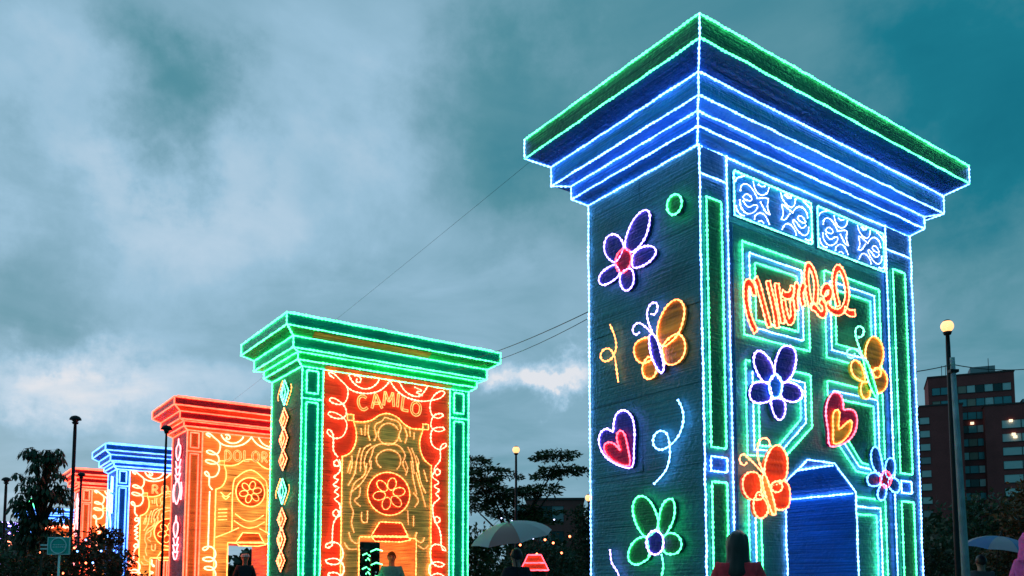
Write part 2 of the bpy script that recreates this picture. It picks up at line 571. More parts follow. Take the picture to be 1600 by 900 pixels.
# ================================================================== the light towers
YAW = R(35.3689)
OV = [0.488, 0.283, 0.129]
HZ = [6.0, 5.782, 5.66, 5.446, 5.426, 5.28, 5.196]
ART = {
    'side_flower': {'petals':[[(0.919,4.521),(0.879,4.653),(0.793,4.755),(0.683,4.799),(0.598,4.783),(0.56,4.709),(0.591,4.578),(0.663,4.487),(0.809,4.431)],[(0.938,4.514),(0.993,4.639),(1.088,4.712),(1.197,4.71),(1.234,4.613),(1.188,4.502),(1.053,4.404)],[(0.81,4.392),(0.736,4.434),(0.629,4.431),(0.525,4.389),(0.484,4.324),(0.544,4.268),(0.668,4.243),(0.812,4.275)],[(1.054,4.378),(1.17,4.387),(1.29,4.356),(1.323,4.284),(1.252,4.222),(1.114,4.222),(0.998,4.267)],[(0.979,4.266),(1.0,4.187),(0.963,4.102),(0.896,4.059),(0.826,4.083),(0.796,4.152),(0.83,4.268)]],'centre':[(0.824,4.328),(0.851,4.286),(0.894,4.262),(0.946,4.261),(0.994,4.283),(1.031,4.325),(1.049,4.378),(1.043,4.431),(1.015,4.474),(0.971,4.498),(0.919,4.498),(0.871,4.474),(0.835,4.432),(0.818,4.38)]},
    'side_ring': [(0.151,4.653),(0.175,4.621),(0.212,4.606),(0.254,4.609),(0.294,4.632),(0.322,4.669),(0.334,4.713),(0.327,4.756),(0.302,4.788),(0.264,4.803),(0.222,4.798),(0.183,4.775),(0.155,4.738),(0.144,4.695)],
    'side_bfly': {'ant':[[(0.531,3.522),(0.591,3.658),(0.606,3.763),(0.553,3.83),(0.484,3.819),(0.461,3.762),(0.503,3.711),(0.555,3.729)],[(0.541,3.532),(0.626,3.616),(0.714,3.682),(0.786,3.677),(0.812,3.624),(0.769,3.575),(0.715,3.587)]],'wings':[[(0.49,3.494),(0.453,3.647),(0.351,3.757),(0.235,3.786),(0.156,3.727),(0.132,3.636),(0.167,3.524),(0.226,3.442),(0.325,3.392),(0.425,3.379)],[(0.418,3.385),(0.307,3.449),(0.21,3.45),(0.141,3.373),(0.134,3.275),(0.183,3.202),(0.281,3.174),(0.379,3.208),(0.41,3.289)],[(0.566,3.495),(0.699,3.519),(0.789,3.49),(0.808,3.417),(0.774,3.332),(0.685,3.274),(0.563,3.286),(0.527,3.365)],[(0.614,3.322),(0.668,3.283),(0.697,3.226),(0.677,3.146),(0.608,3.102),(0.532,3.116),(0.503,3.18),(0.536,3.279)]],'body':[(0.565,3.525),(0.577,3.477),(0.552,3.321),(0.47,3.166),(0.42,3.123),(0.386,3.155),(0.41,3.289),(0.464,3.438),(0.517,3.518)]},
    'side_curl_o': [(1.167,3.785),(1.096,3.642),(1.078,3.518),(1.145,3.427),(1.262,3.421),(1.321,3.488),(1.28,3.544),(1.182,3.537),(1.106,3.445),(1.078,3.307),(1.053,3.165)],
    'side_heart': {'outer':[(0.856,2.277),(1.066,2.326),(1.256,2.441),(1.341,2.585),(1.312,2.687),(1.213,2.712),(1.121,2.664),(1.117,2.723),(1.077,2.835),(0.964,2.862),(0.855,2.785),(0.814,2.638),(0.824,2.462)],'inner':[(0.871,2.296),(1.084,2.355),(1.217,2.462),(1.235,2.544),(1.157,2.564),(1.063,2.52),(0.997,2.452),(1.043,2.556),(1.042,2.634),(0.986,2.657),(0.931,2.605),(0.889,2.471)]},
    'side_curl_b': [(0.246,2.836),(0.194,2.747),(0.18,2.638),(0.231,2.514),(0.345,2.428),(0.478,2.397),(0.569,2.453),(0.567,2.539),(0.492,2.582),(0.402,2.552),(0.367,2.474),(0.359,2.4),(0.357,2.328),(0.399,2.212),(0.484,2.137),(0.569,2.084)],
    'side_gflower': {'petals':[[(0.681,1.583),(0.802,1.708),(0.853,1.861),(0.815,1.958),(0.726,1.983),(0.623,1.93),(0.54,1.814),(0.509,1.703),(0.554,1.625)],[(0.51,1.654),(0.473,1.833),(0.405,1.912),(0.324,1.917),(0.293,1.843),(0.312,1.726),(0.395,1.612),(0.445,1.579)],[(0.438,1.579),(0.347,1.605),(0.251,1.57),(0.215,1.486),(0.271,1.418),(0.367,1.409),(0.445,1.44)],[(0.664,1.577),(0.822,1.559),(0.913,1.463),(0.915,1.363),(0.809,1.319),(0.686,1.358),(0.633,1.4)]],'centre':[(0.43,1.518),(0.442,1.47),(0.474,1.432),(0.52,1.412),(0.57,1.413),(0.616,1.437),(0.648,1.478),(0.658,1.528),(0.646,1.577),(0.613,1.615),(0.566,1.635),(0.515,1.632),(0.47,1.608),(0.44,1.568)],'stem':[(0.481,1.413),(0.457,1.305),(0.482,1.21),(0.522,1.067),(0.548,0.923)]},
    'side_curl_p': [(1.2,1.481),(1.175,1.344),(1.09,1.253),(1.047,1.139)],
    'scroll': [[(0.469,4.968),(0.498,5.008),(0.555,5.037),(0.602,5.057)],[(0.54,4.893),(0.551,4.941),(0.599,4.98),(0.675,4.982),(0.74,4.942),(0.792,4.886)],[(0.576,4.839),(0.615,4.882),(0.672,4.885),(0.709,4.863),(0.689,4.832),(0.632,4.823),(0.585,4.829)],[(0.528,4.801),(0.535,4.739),(0.599,4.693),(0.675,4.7),(0.752,4.746),(0.793,4.808),(0.735,4.806),(0.667,4.762),(0.611,4.772),(0.575,4.807)],[(0.734,5.044),(0.751,4.984),(0.798,4.939),(0.875,4.941),(0.946,4.986),(0.974,5.047)],[(0.811,5.033),(0.859,5.024),(0.909,5.041)],[(0.786,4.884),(0.855,4.907),(0.924,4.928),(0.963,4.919),(0.941,4.861),(0.949,4.811),(0.977,4.772),(0.918,4.777),(0.871,4.823),(0.834,4.864)],[(0.47,4.728),(0.487,4.682),(0.533,4.656),(0.588,4.658)],[(0.74,4.659),(0.751,4.7),(0.82,4.748),(0.897,4.745),(0.944,4.699),(0.967,4.665)],[(0.803,4.656),(0.846,4.674),(0.88,4.656)]],
    'sign': [[(0.641,3.512),(0.571,3.611),(0.525,3.727),(0.51,3.84),(0.523,3.941),(0.564,3.981),(0.61,3.941),(0.631,3.865)],[(0.654,4.036),(0.69,3.994),(0.733,3.885),(0.783,3.759),(0.846,3.598)],[(0.84,4.049),(0.861,3.984),(0.909,3.856),(0.946,3.726),(0.963,3.61)],[(0.973,4.054),(0.987,3.964),(1.018,3.823),(1.058,3.673)],[(1.053,3.978),(1.113,3.96),(1.194,3.988),(1.227,4.079)],[(1.067,3.906),(1.092,3.8),(1.145,3.703),(1.213,3.767),(1.206,3.934)],[(1.277,3.844),(1.262,3.963),(1.28,4.071),(1.31,4.121)],[(1.421,4.144),(1.37,4.072),(1.363,3.983),(1.397,3.911)],[(1.51,3.933),(1.47,4.075),(1.454,4.24),(1.491,4.354),(1.569,4.3),(1.61,4.166),(1.587,3.974)],[(1.516,3.925),(1.587,3.93),(1.656,3.881),(1.721,3.884),(1.746,3.952),(1.713,3.999),(1.663,4.016)],[(1.744,4.041),(1.826,4.085),(1.859,4.155),(1.81,4.199),(1.742,4.153),(1.717,4.081)],[(1.779,4.012),(1.849,3.963),(1.968,3.954),(2.077,4.016),(2.144,4.139),(2.147,4.251),(2.104,4.371),(2.031,4.443),(1.962,4.405),(1.922,4.277),(1.94,4.144),(1.987,4.026)],[(2.092,4.014),(2.182,3.988),(2.284,4.007)]],
    'blue_flower': {'petals':[[(0.825,3.054),(0.737,3.078),(0.671,3.149),(0.634,3.232),(0.657,3.316),(0.72,3.352),(0.801,3.335),(0.882,3.28),(0.928,3.214),(0.933,3.142)],[(0.954,3.159),(0.951,3.245),(0.99,3.342),(1.058,3.436),(1.153,3.472),(1.247,3.463),(1.288,3.39),(1.269,3.284),(1.205,3.172),(1.072,3.089)],[(0.852,3.049),(0.722,3.049),(0.613,3.016),(0.563,2.929),(0.587,2.853),(0.687,2.839),(0.797,2.862),(0.882,2.909)],[(1.057,3.078),(1.188,3.11),(1.304,3.094),(1.369,3.046),(1.359,2.98),(1.253,2.924),(1.151,2.916),(1.037,2.942)],[(0.888,2.905),(0.885,2.828),(0.931,2.743),(1.0,2.711),(1.072,2.76),(1.097,2.845),(1.065,2.923)]],'centre':[(1.037,3.047),(1.025,2.995),(0.995,2.951),(0.953,2.923),(0.908,2.917),(0.869,2.934),(0.843,2.971),(0.835,3.02),(0.846,3.071),(0.876,3.116),(0.917,3.144),(0.962,3.151),(1.003,3.134),(1.029,3.097)]},
    'orange_bfly': {'ant':[[(0.706,2.165),(0.629,2.215),(0.545,2.269),(0.483,2.297),(0.448,2.321),(0.4,2.322),(0.367,2.282),(0.383,2.237),(0.431,2.223),(0.467,2.249)],[(0.706,2.175),(0.659,2.246),(0.625,2.318),(0.629,2.413),(0.667,2.483),(0.741,2.509),(0.799,2.486),(0.809,2.444)]],'wings':[[(0.735,2.167),(0.746,2.263),(0.794,2.362),(0.871,2.436),(0.947,2.462),(1.021,2.431),(1.079,2.359),(1.082,2.252),(1.055,2.163),(0.992,2.11),(0.886,2.074),(0.797,2.068)],[(0.803,2.04),(0.872,2.092),(0.963,2.122),(1.053,2.115),(1.104,2.06),(1.108,1.954),(1.074,1.875),(0.981,1.841),(0.877,1.85),(0.844,1.938)],[(0.662,2.143),(0.57,2.173),(0.485,2.153),(0.427,2.098),(0.424,2.005),(0.477,1.935),(0.561,1.912),(0.676,1.947)],[(0.691,1.948),(0.612,1.962),(0.571,1.913),(0.565,1.829),(0.612,1.757),(0.698,1.752),(0.773,1.812),(0.761,1.886)]],'loops':[[(0.98,2.061),(0.97,2.038),(0.945,2.018),(0.91,2.005),(0.872,2.003),(0.837,2.011),(0.814,2.028),(0.807,2.05),(0.816,2.073),(0.841,2.093),(0.876,2.105),(0.914,2.108),(0.949,2.1),(0.972,2.084)],[(0.688,1.955),(0.682,1.939),(0.666,1.925),(0.644,1.916),(0.62,1.915),(0.598,1.921),(0.584,1.933),(0.579,1.949),(0.585,1.965),(0.601,1.979),(0.623,1.988),(0.647,1.989),(0.669,1.983),(0.683,1.971)]],'body':[(0.699,2.155),(0.734,2.139),(0.795,2.02),(0.849,1.882),(0.86,1.797),(0.816,1.786),(0.761,1.877),(0.693,2.014),(0.671,2.125)]},
    'yellow_bfly': {'ant':[[(2.414,3.521),(2.334,3.654),(2.283,3.758),(2.288,3.837),(2.366,3.88),(2.441,3.853),(2.406,3.779),(2.34,3.756)],[(2.414,3.521),(2.312,3.606),(2.2,3.61),(2.117,3.574),(2.121,3.513),(2.213,3.512),(2.253,3.563)]],'wings':[[(2.478,3.509),(2.474,3.632),(2.531,3.744),(2.634,3.819),(2.77,3.784),(2.823,3.666),(2.774,3.532),(2.69,3.462),(2.551,3.436)],[(2.548,3.384),(2.751,3.482),(2.868,3.419),(2.86,3.303),(2.755,3.219),(2.628,3.214)],[(2.446,3.29),(2.277,3.311),(2.205,3.367),(2.202,3.444),(2.269,3.499),(2.362,3.48),(2.416,3.42)],[(2.388,3.271),(2.363,3.167),(2.416,3.107),(2.505,3.119),(2.541,3.202),(2.515,3.289)]],'loops':[[(2.74,3.43),(2.731,3.405),(2.707,3.382),(2.674,3.367),(2.639,3.362),(2.608,3.368),(2.587,3.384),(2.581,3.407),(2.59,3.432),(2.613,3.454),(2.646,3.469),(2.681,3.475),(2.713,3.469),(2.734,3.453)]],'body':[(2.398,3.519),(2.445,3.526),(2.531,3.415),(2.641,3.17),(2.615,3.137),(2.52,3.233),(2.444,3.375)]},
    'heart': {'outer':[(1.811,2.536),(1.783,2.687),(1.751,2.875),(1.8,3.02),(1.912,3.11),(2.019,3.092),(2.058,3.021),(2.058,2.94),(2.121,2.956),(2.25,2.957),(2.302,2.874),(2.256,2.737),(2.102,2.612)],'inner':[(1.84,2.565),(1.837,2.693),(1.845,2.865),(1.901,2.919),(1.961,2.9),(1.934,2.724),(2.076,2.805),(2.169,2.837),(2.145,2.725),(1.992,2.601)]},
    'small_flower': {'petals':[[(2.682,2.299),(2.577,2.369),(2.536,2.454),(2.541,2.544),(2.611,2.613),(2.699,2.57),(2.739,2.449),(2.751,2.326)],[(2.791,2.329),(2.819,2.456),(2.903,2.513),(2.99,2.482),(2.982,2.355),(2.856,2.289)],[(2.856,2.282),(3.01,2.289),(3.08,2.225),(3.033,2.142),(2.919,2.146),(2.843,2.209)],[(2.704,2.206),(2.631,2.105),(2.665,2.036),(2.753,2.046),(2.797,2.116),(2.802,2.195)],[(2.711,2.316),(2.535,2.321),(2.447,2.259),(2.481,2.184),(2.604,2.181),(2.692,2.216)]],'centre':[(2.887,2.273),(2.874,2.234),(2.843,2.201),(2.8,2.181),(2.754,2.178),(2.714,2.192),(2.687,2.221),(2.679,2.258),(2.692,2.297),(2.722,2.33),(2.765,2.35),(2.811,2.354),(2.852,2.34),(2.879,2.311)]},
    'swirl_l': [(0.612,5.049),(0.508,5.107),(0.52,5.151),(0.611,5.135),(0.716,5.051),(0.882,4.913),(0.893,4.728),(0.829,4.596),(0.699,4.555),(0.556,4.586),(0.53,4.644),(0.619,4.668),(0.777,4.589),(0.857,4.5),(0.872,4.378),(0.782,4.294),(0.626,4.288),(0.51,4.335),(0.522,4.391),(0.65,4.389),(0.808,4.321),(0.889,4.207),(0.865,4.056),(0.788,3.938),(0.659,3.9),(0.53,3.948),(0.49,4.016),(0.528,4.062),(0.593,4.003),(0.621,3.908),(0.625,3.665),(0.717,3.551)],
    'swirl_l2': [(0.744,3.505),(0.771,3.434),(0.695,3.367),(0.63,3.422),(0.693,3.496),(0.772,3.385),(0.749,3.261),(0.634,3.156),(0.738,3.115),(0.624,3.01),(0.754,2.97),(0.652,2.891),(0.756,2.824),(0.655,2.746),(0.759,2.679),(0.787,2.56),(0.776,2.438),(0.7,2.41),(0.629,2.479),(0.697,2.555),(0.763,2.486),(0.651,2.288),(0.631,1.952)],
    'swirl_l3': [(0.631,1.952),(0.633,1.88),(0.545,1.825),(0.493,1.864),(0.556,1.918),(0.721,1.93),(0.826,1.837),(0.854,1.693),(0.779,1.548),(0.627,1.522),(0.512,1.568),(0.549,1.616),(0.727,1.631),(0.857,1.525),(0.873,1.381),(0.784,1.285),(0.631,1.284),(0.554,1.331),(0.604,1.367),(0.757,1.356),(0.863,1.213),(0.866,1.046)],
    'swirl_r': [(2.718,4.887),(2.705,4.726),(2.766,4.575),(2.917,4.545),(3.023,4.627),(2.947,4.649),(2.796,4.592),(2.737,4.466),(2.738,4.334),(2.889,4.266),(3.041,4.314),(3.025,4.366),(2.858,4.347),(2.754,4.283),(2.725,4.122),(2.772,3.969),(2.923,3.899),(3.059,3.957),(3.104,4.028),(3.028,4.034),(2.952,3.934),(2.954,3.696),(2.85,3.556)],
    'swirl_r2': [(2.85,3.556),(2.806,3.461),(2.882,3.362),(2.963,3.439),(2.881,3.501),(2.792,3.394),(2.777,3.315),(2.928,3.221),(2.809,3.134),(2.944,3.065),(2.84,2.979),(2.946,2.907),(2.797,2.768),(2.79,2.612),(2.814,2.483),(2.89,2.388),(2.964,2.459),(2.889,2.526),(2.815,2.457),(2.936,2.281),(2.982,2.1),(2.983,1.996)],
    'swirl_r3': [(2.983,1.996),(3.014,1.867),(3.09,1.83),(3.074,1.895),(2.938,1.956),(2.79,1.939),(2.732,1.783),(2.793,1.579),(2.972,1.504),(3.062,1.557),(2.941,1.607),(2.763,1.578),(2.705,1.449),(2.765,1.322),(2.944,1.284),(3.049,1.324),(2.913,1.374),(2.765,1.322),(2.708,1.168),(2.739,1.04)],
    'swag_l': [[(0.882,4.913),(1.037,4.847),(1.306,4.845),(1.552,4.928),(1.717,5.066),(1.786,5.173)],[(0.912,5.154),(1.007,5.018),(1.196,4.931),(1.386,4.969),(1.522,5.09),(1.548,5.157)],[(1.032,5.159),(1.125,5.16),(1.172,5.104),(1.135,5.036),(1.06,5.05),(1.086,5.104)]],
    'swag_r': [[(1.786,5.173),(1.915,5.016),(2.088,4.91),(2.291,4.858),(2.525,4.849),(2.733,4.894),(2.944,4.969),(3.05,5.09),(2.973,5.125),(2.822,5.033),(2.718,4.887)],[(1.999,5.17),(2.115,5.017),(2.29,4.936),(2.465,4.946),(2.597,5.096),(2.641,5.181)],[(2.346,5.114),(2.523,5.059),(2.376,5.021),(2.524,4.967)]],
    'wave': [(1.046,4.274),(1.234,4.283),(1.423,4.342),(1.586,4.462),(1.78,4.511),(1.979,4.457),(2.123,4.345),(2.297,4.273),(2.546,4.282)],
    'curt_l': [(1.033,4.273),(1.089,4.105),(1.092,3.907),(1.029,3.727),(0.925,3.619),(0.808,3.572)],
    'curt_r': [(2.555,4.262),(2.489,4.046),(2.506,3.84),(2.596,3.665),(2.745,3.56)],
    'clip_l': [(0.898,4.394),(1.031,4.404),(1.033,4.285),(0.901,4.275)],
    'clip_r': [(2.545,4.387),(2.678,4.394),(2.679,4.283),(2.546,4.274)],
    'echo': [[(2.017,4.127),(2.0,4.042),(1.951,3.967),(1.876,3.912),(1.789,3.887),(1.701,3.895),(1.627,3.934),(1.577,3.999),(1.558,4.079),(1.574,4.163),(1.622,4.238),(1.696,4.293),(1.783,4.32),(1.871,4.313),(1.947,4.274),(1.998,4.209)],[(1.483,3.946),(1.523,4.051),(1.48,4.197),(1.533,4.292),(1.643,4.342),(1.698,4.425),(1.838,4.402),(1.98,4.38),(2.067,4.261),(2.012,4.101),(2.07,3.979)],[(1.628,3.43),(1.545,3.499),(1.529,3.623),(1.624,3.732),(1.79,3.798),(1.959,3.763),(2.051,3.669),(2.047,3.516),(1.977,3.421)],[(1.437,3.39),(1.381,3.51),(1.433,3.665),(1.485,3.82),(1.649,3.899),(1.929,3.914),(2.072,3.851),(2.159,3.705),(2.104,3.546),(2.192,3.374)],[(1.356,4.234),(1.345,4.082),(1.388,3.936)],[(1.288,4.227),(1.278,4.025)],[(1.195,4.154),(1.211,4.031)],[(2.138,4.269),(2.197,4.12),(2.156,3.961)],[(2.254,4.269),(2.27,4.102)],[(2.356,4.189),(2.352,4.058)],[(1.302,3.354),(1.272,3.526),(1.35,3.732),(1.485,3.845)],[(1.195,3.321),(1.205,3.57),(1.268,3.774),(1.403,3.862)],[(1.089,3.263),(1.112,3.512),(1.183,3.766)],[(0.971,3.254),(1.02,3.43),(1.01,3.602)],[(2.214,3.89),(2.303,3.717),(2.365,3.361)],[(2.301,3.872),(2.391,3.673),(2.452,3.394)],[(2.405,3.726),(2.464,3.628),(2.457,3.498)]],
    'lines': [[(1.421,3.539),(1.396,3.387),(1.225,3.1),(0.99,2.888)],[(1.327,3.481),(1.277,3.253),(1.066,3.065),(0.993,2.717),(1.062,2.525),(1.026,2.328),(1.082,2.135)],[(1.113,3.463),(1.063,3.237),(0.948,3.032)],[(0.993,3.502),(0.931,3.276)],[(2.16,3.602),(2.219,3.453),(2.178,3.321)],[(2.29,3.613),(2.336,3.308),(2.427,2.953)],[(2.435,3.574),(2.512,3.217),(2.632,2.992)],[(2.583,3.456),(2.665,3.228)],[(2.408,3.39),(2.544,2.987),(2.635,2.708)],[(1.2,3.0),(1.176,2.826),(1.071,2.758),(1.206,2.643)],[(2.355,2.975),(2.472,2.828),(2.387,2.694)],[(0.977,2.132),(1.031,1.988),(1.164,1.919),(1.189,2.017)],[(0.889,1.935),(0.982,1.817),(1.14,1.821)],[(2.435,2.185),(2.408,2.056),(2.554,1.984),(2.611,2.088)],[(2.467,1.93),(2.613,1.857),(2.701,1.937)],[(1.234,2.534),(1.237,2.362),(1.345,2.342),(1.355,2.565)],[(2.229,2.609),(2.246,2.33)],[(2.36,2.514),(2.362,2.309)]],
}


def fr_front(s, z, d):          # front face: s to the right, d metres out of the face
    return (s, -d, z)


def fr_side(s, z, d):           # left side face
    return (-d, s, z)


def ring_at(o, z, W, D):
    return [(-o, -o, z), (W + o, -o, z), (W + o, D + o, z), (-o, D + o, z)]


STYLE = {}


class Tower:
    def __init__(self, name, loc, label, W, D, rr, pal, group='tall light towers standing in a row'):
        self.root = empty(name, loc, YAW)
        tag(self.root, label, 'light tower', group)
        self.W, self.D, self.rr, self.beads, self.base = W, D, rr, pal, -loc[2]

    def rope(self, pts, led, parent=None, closed=False, r=None, name='light_rope', wob=0.0022):
        P = dense(pts, 0.10, closed, wob) if wob else pts
        return self.led_tube(MB(), P, r, closed).build(name, M['led_' + led], parent or self.root)

    def led_tube(self, mb, P, r=None, closed=False, mi=0):
        """near ropes are strings of separate small lamps, far ones plain hoses"""
        r = r or self.rr
        if not self.beads:
            return mb.tube(P, r, closed, 5, mi)
        Q = resample(P, self.beads / 2, closed)
        n = len(Q)
        rad = []
        for i in range(n):
            j = 1.0 + 0.22 * float(rng.normal())
            rad.append(r * (1.08 * min(1.3, max(.75, j)) if i % 2 == 0 else .42))
        return mb.tube(Q, rad, closed, 5, mi)

    def rope_face(self, pts, led, frame, d=0.035, closed=False, parent=None, name='light_rope', curve=True, r=None):
        q = smooth(pts, 0.045, closed) if curve else dense(pts, 0.10, closed, 0.0018)
        return self.led_tube(MB(), [frame(a, b, d) for a, b in q], r, closed).build(name, M['led_' + led], parent or self.root)

    def shape(self, name, pts, fill, led, frame, d=0.06, parent=None, thick=0.03, curve=True, r=None):
        """a closed figure: foil plate with an LED rope round its edge"""
        q = smooth(pts, 0.045, True) if curve else dense(pts, 0.1, True)
        b = MB().slab(q, frame, d - thick, d, 0)
        self.led_tube(b, [frame(a, c, d + 0.008) for a, c in q], r, True, 1)
        return b.build(name, [M['foil_' + fill], M['led_' + led]], parent or self.root)

    def cornice(self, fills, leds, edge_led, cap=False):
        W, D = self.W, self.D
        core = MB()
        core.box(0.0, W, 0.0, D, HZ[6], HZ[0] - 0.02)
        c = core.build('cornice', M['foil_' + fills[0]], self.root)
        lev = [(OV[0], HZ[0]), (OV[0], HZ[1]), (OV[1], HZ[2]), (OV[1], HZ[3]), (OV[2], HZ[4]), (OV[2], HZ[5]), (0.0, HZ[6])]
        for i in range(6):
            a, b = ring_at(*lev[i], W, D), ring_at(*lev[i + 1], W, D)
            m = MB()
            m.add(a + b, [(k, 4 + k, 4 + (k + 1) % 4, (k + 1) % 4) for k in range(4)])
            m.build('fascia' if i % 2 == 0 else 'soffit', M['foil_' + fills[i]], c)
        m = MB()
        m.add(ring_at(OV[0], HZ[0], W, D), [(0, 1, 2, 3)])
        m.build('roof_sheet', M['foil_' + fills[0]], c)
        # ropes along every ledge and down every corner
        for i, (o, z) in enumerate(lev):
            oo = o + 0.012
            q = [(-oo, D + oo, z), (-oo, -oo, z), (W + oo, -oo, z), (W + oo, D + oo, z)]
            self.rope(q, leds[i], c)
        if cap:
            o = OV[0] - 0.1
            self.rope([(-o, D + o, HZ[0] + .05), (-o, -o, HZ[0] + .05), (W + o, -o, HZ[0] + .05), (W + o, D + o, HZ[0] + .05)], leds[0], c)
        for sx, sy in ((0, 0), (1, 0), (0, 1)):
            pts = []
            for o, z in lev:
                oo = o + 0.012
                pts.append((W + oo if sx else -oo, D + oo if sy else -oo, z))
            self.rope(pts, edge_led, c)
        return c

    def walls(self, wall, pil, lining, arch, sp, inner, panel):
        """arch: doorway outline on the front face (s, z), open at the bottom; sp: stand-off of the pilasters"""
        W, D, z0, z1 = self.W, self.D, self.base, HZ[6]
        pl, pr = inner
        # closed side walls, and front and back walls that leave the doorway open
        sw = MB().add([(0.012, 0, z0), (0.012, D, z0), (0.012, D, z1), (0.012, 0, z1)], [(0, 3, 2, 1)]).build('side_wall', M['foil_' + wall], self.root)
        rows = 7
        for i in range(rows):           # foil sheets tied to the frame, none quite flat
            for j in range(2):
                a, b = z0 + (z1 - z0) * i / rows + .003, z0 + (z1 - z0) * (i + 1) / rows - .003
                y0, y1 = D * j / 2 + .003, D * (j + 1) / 2 - .003
                h_ = [float(rng.uniform(-.006, .006)) for _ in range(5)]
                MB().add([(h_[0], y0, a), (h_[1], y1, a), (h_[2], y1, b), (h_[3], y0, b), (h_[4] - .008, (y0 + y1) / 2, (a + b) / 2)],
                         [(1, 0, 4), (2, 1, 4), (3, 2, 4), (0, 3, 4)]).build('foil_sheet', M['foil_' + wall], sw)
        MB().add([(W, 0, z0), (W, D, z0), (W, D, z1), (W, 0, z1)], [(0, 1, 2, 3)]).build('side_wall', M['foil_' + wall], self.root)
        outline = [(0, z0), (arch[0][0], z0)] + arch + [(arch[-1][0], z0), (W, z0), (W, z1), (0, z1)]
        m = MB()
        m.add([(s, 0.0, z) for s, z in outline], [tuple(range(len(outline)))])
        m.build('front_wall', M['foil_' + panel], self.root)
        m = MB()
        m.add([(s, D, z) for s, z in outline], [tuple(reversed(range(len(outline))))])
        m.build('back_wall', M['foil_' + wall], self.root)
        a2 = [(arch[0][0], z0)] + arch + [(arch[-1][0], z0)]
        m = MB()
        n = len(a2)
        m.add([(s, 0, z) for s, z in a2] + [(s, D, z) for s, z in a2], [(i, i + 1, n + i + 1, n + i) for i in range(n - 1)])
        m.build('doorway_lining', M['foil_' + lining], self.root)
        for a, b in ((-0.004, pl), (pr, W + 0.004)):
            MB().box(a, b, -sp, -0.002, z0, z1 - 0.002).build('pilaster', M['foil_' + pil], self.root)


def flower(T, name, data, fill, led, cfill, cled, frame, d, label=None):
    root = bpy.data.objects.new(name, None)
    link(root, T.root)
    if label: root['label'] = label
    for p in data['petals']:
        T.shape('petal', p, fill, led, frame, d, root)
    T.shape('flower_centre', data['centre'], cfill, cled, frame, d + 0.012, root)
    if 'stem' in data:
        T.rope_face(data['stem'], led, frame, d, parent=root, name='stem')
    return root


def butterfly(T, data, wfill, wled, bfill, bled, aled, frame, d, label=None):
    root = bpy.data.objects.new('butterfly', None)
    link(root, T.root)
    if label: root['label'] = label
    for p in data['wings']:
        T.shape('wing', p, wfill, wled, frame, d, root)
    for p in data.get('loops', []):
        T.shape('wing_spot', p, wfill, wled, frame, d + 0.014, root)
    T.shape('body', data['body'], bfill, bled, frame, d + 0.02, root)
    for p in data['ant']:
        T.rope_face(p, aled, frame, d + 0.02, parent=root, name='antenna')
    return root


def heart(T, data, fill, led, ifill, iled, frame, d, label=None):
    o = T.shape('heart', data['outer'], fill, led, frame, d)
    if label: o['label'] = label
    T.shape('inner_heart', data['inner'], ifill, iled, frame, d + 0.02, o)
    return o


def offset_band(path, w):
    """outline of a brush stroke of half-width w along the path"""
    q = [np.array(p) for p in smooth(path, 0.03)]
    L, Rr = [], []
    n = len(q)
    for i in range(n):
        t = q[min(i + 1, n - 1)] - q[max(i - 1, 0)]
        t = t / (np.linalg.norm(t) + 1e-9)
        nn = np.array([-t[1], t[0]])
        L.append(tuple(q[i] + nn * w)); Rr.append(tuple(q[i] - nn * w))
    return L + Rr[::-1], L, Rr


def stroke(T, path, w, fill, led, frame, d, parent, name='letter_stroke', r=None):
    out, L, Rr = offset_band(path, w)
    n = len(L)
    b = MB()
    vs = [frame(a, c, d) for a, c in L] + [frame(a, c, d) for a, c in Rr]
    b.add(vs, [(i, i + 1, n + i + 1, n + i) for i in range(n - 1)], 0)
    T.led_tube(b, [frame(a, c, d + 0.006) for a, c in out], r or T.rr * 0.8, True, 1)
    return b.build(name, [M['foil_' + fill], M['led_' + led]], parent)


GLYPH = {
    'C': [[(.9, .85), (.6, 1), (.25, .9), (.08, .55), (.2, .15), (.55, 0), (.9, .15)]],
    'A': [[(0, 0), (.25, .5), (.5, 1), (.75, .5), (1, 0)], [(.2, .35), (.8, .35)]],
    'M': [[(0, 0), (.06, .5), (.12, 1)], [(.12, 1), (.32, .6), (.5, .3)], [(.5, .3), (.7, .6), (.88, 1)], [(.88, 1), (.94, .5), (1, 0)]],
    'I': [[(.5, 0), (.5, .5), (.5, 1)]],
    'L': [[(.2, 1), (.2, .5), (.2, 0)], [(.2, 0), (.5, 0), (.85, .02)]],
    'O': [[(.5, 1), (.15, .85), (.05, .5), (.15, .15), (.5, 0), (.85, .15), (.95, .5), (.85, .85), (.52, 1)]],
    'D': [[(.12, 0), (.12, .5), (.12, 1)], [(.12, 1), (.6, .92), (.9, .5), (.6, .08), (.12, 0)]],
    'R': [[(.15, 0), (.15, .5), (.15, 1)], [(.15, 1), (.6, .98), (.8, .75), (.6, .5), (.15, .48)], [(.4, .48), (.65, .25), (.9, 0)]],
    'E': [[(.15, 0), (.15, .5), (.15, 1)], [(.15, 1), (.8, 1)], [(.15, .52), (.65, .52)], [(.15, 0), (.8, 0)]],
    'S': [[(.85, .85), (.5, 1), (.18, .82), (.3, .58), (.7, .42), (.85, .18), (.5, 0), (.12, .15)]],
}


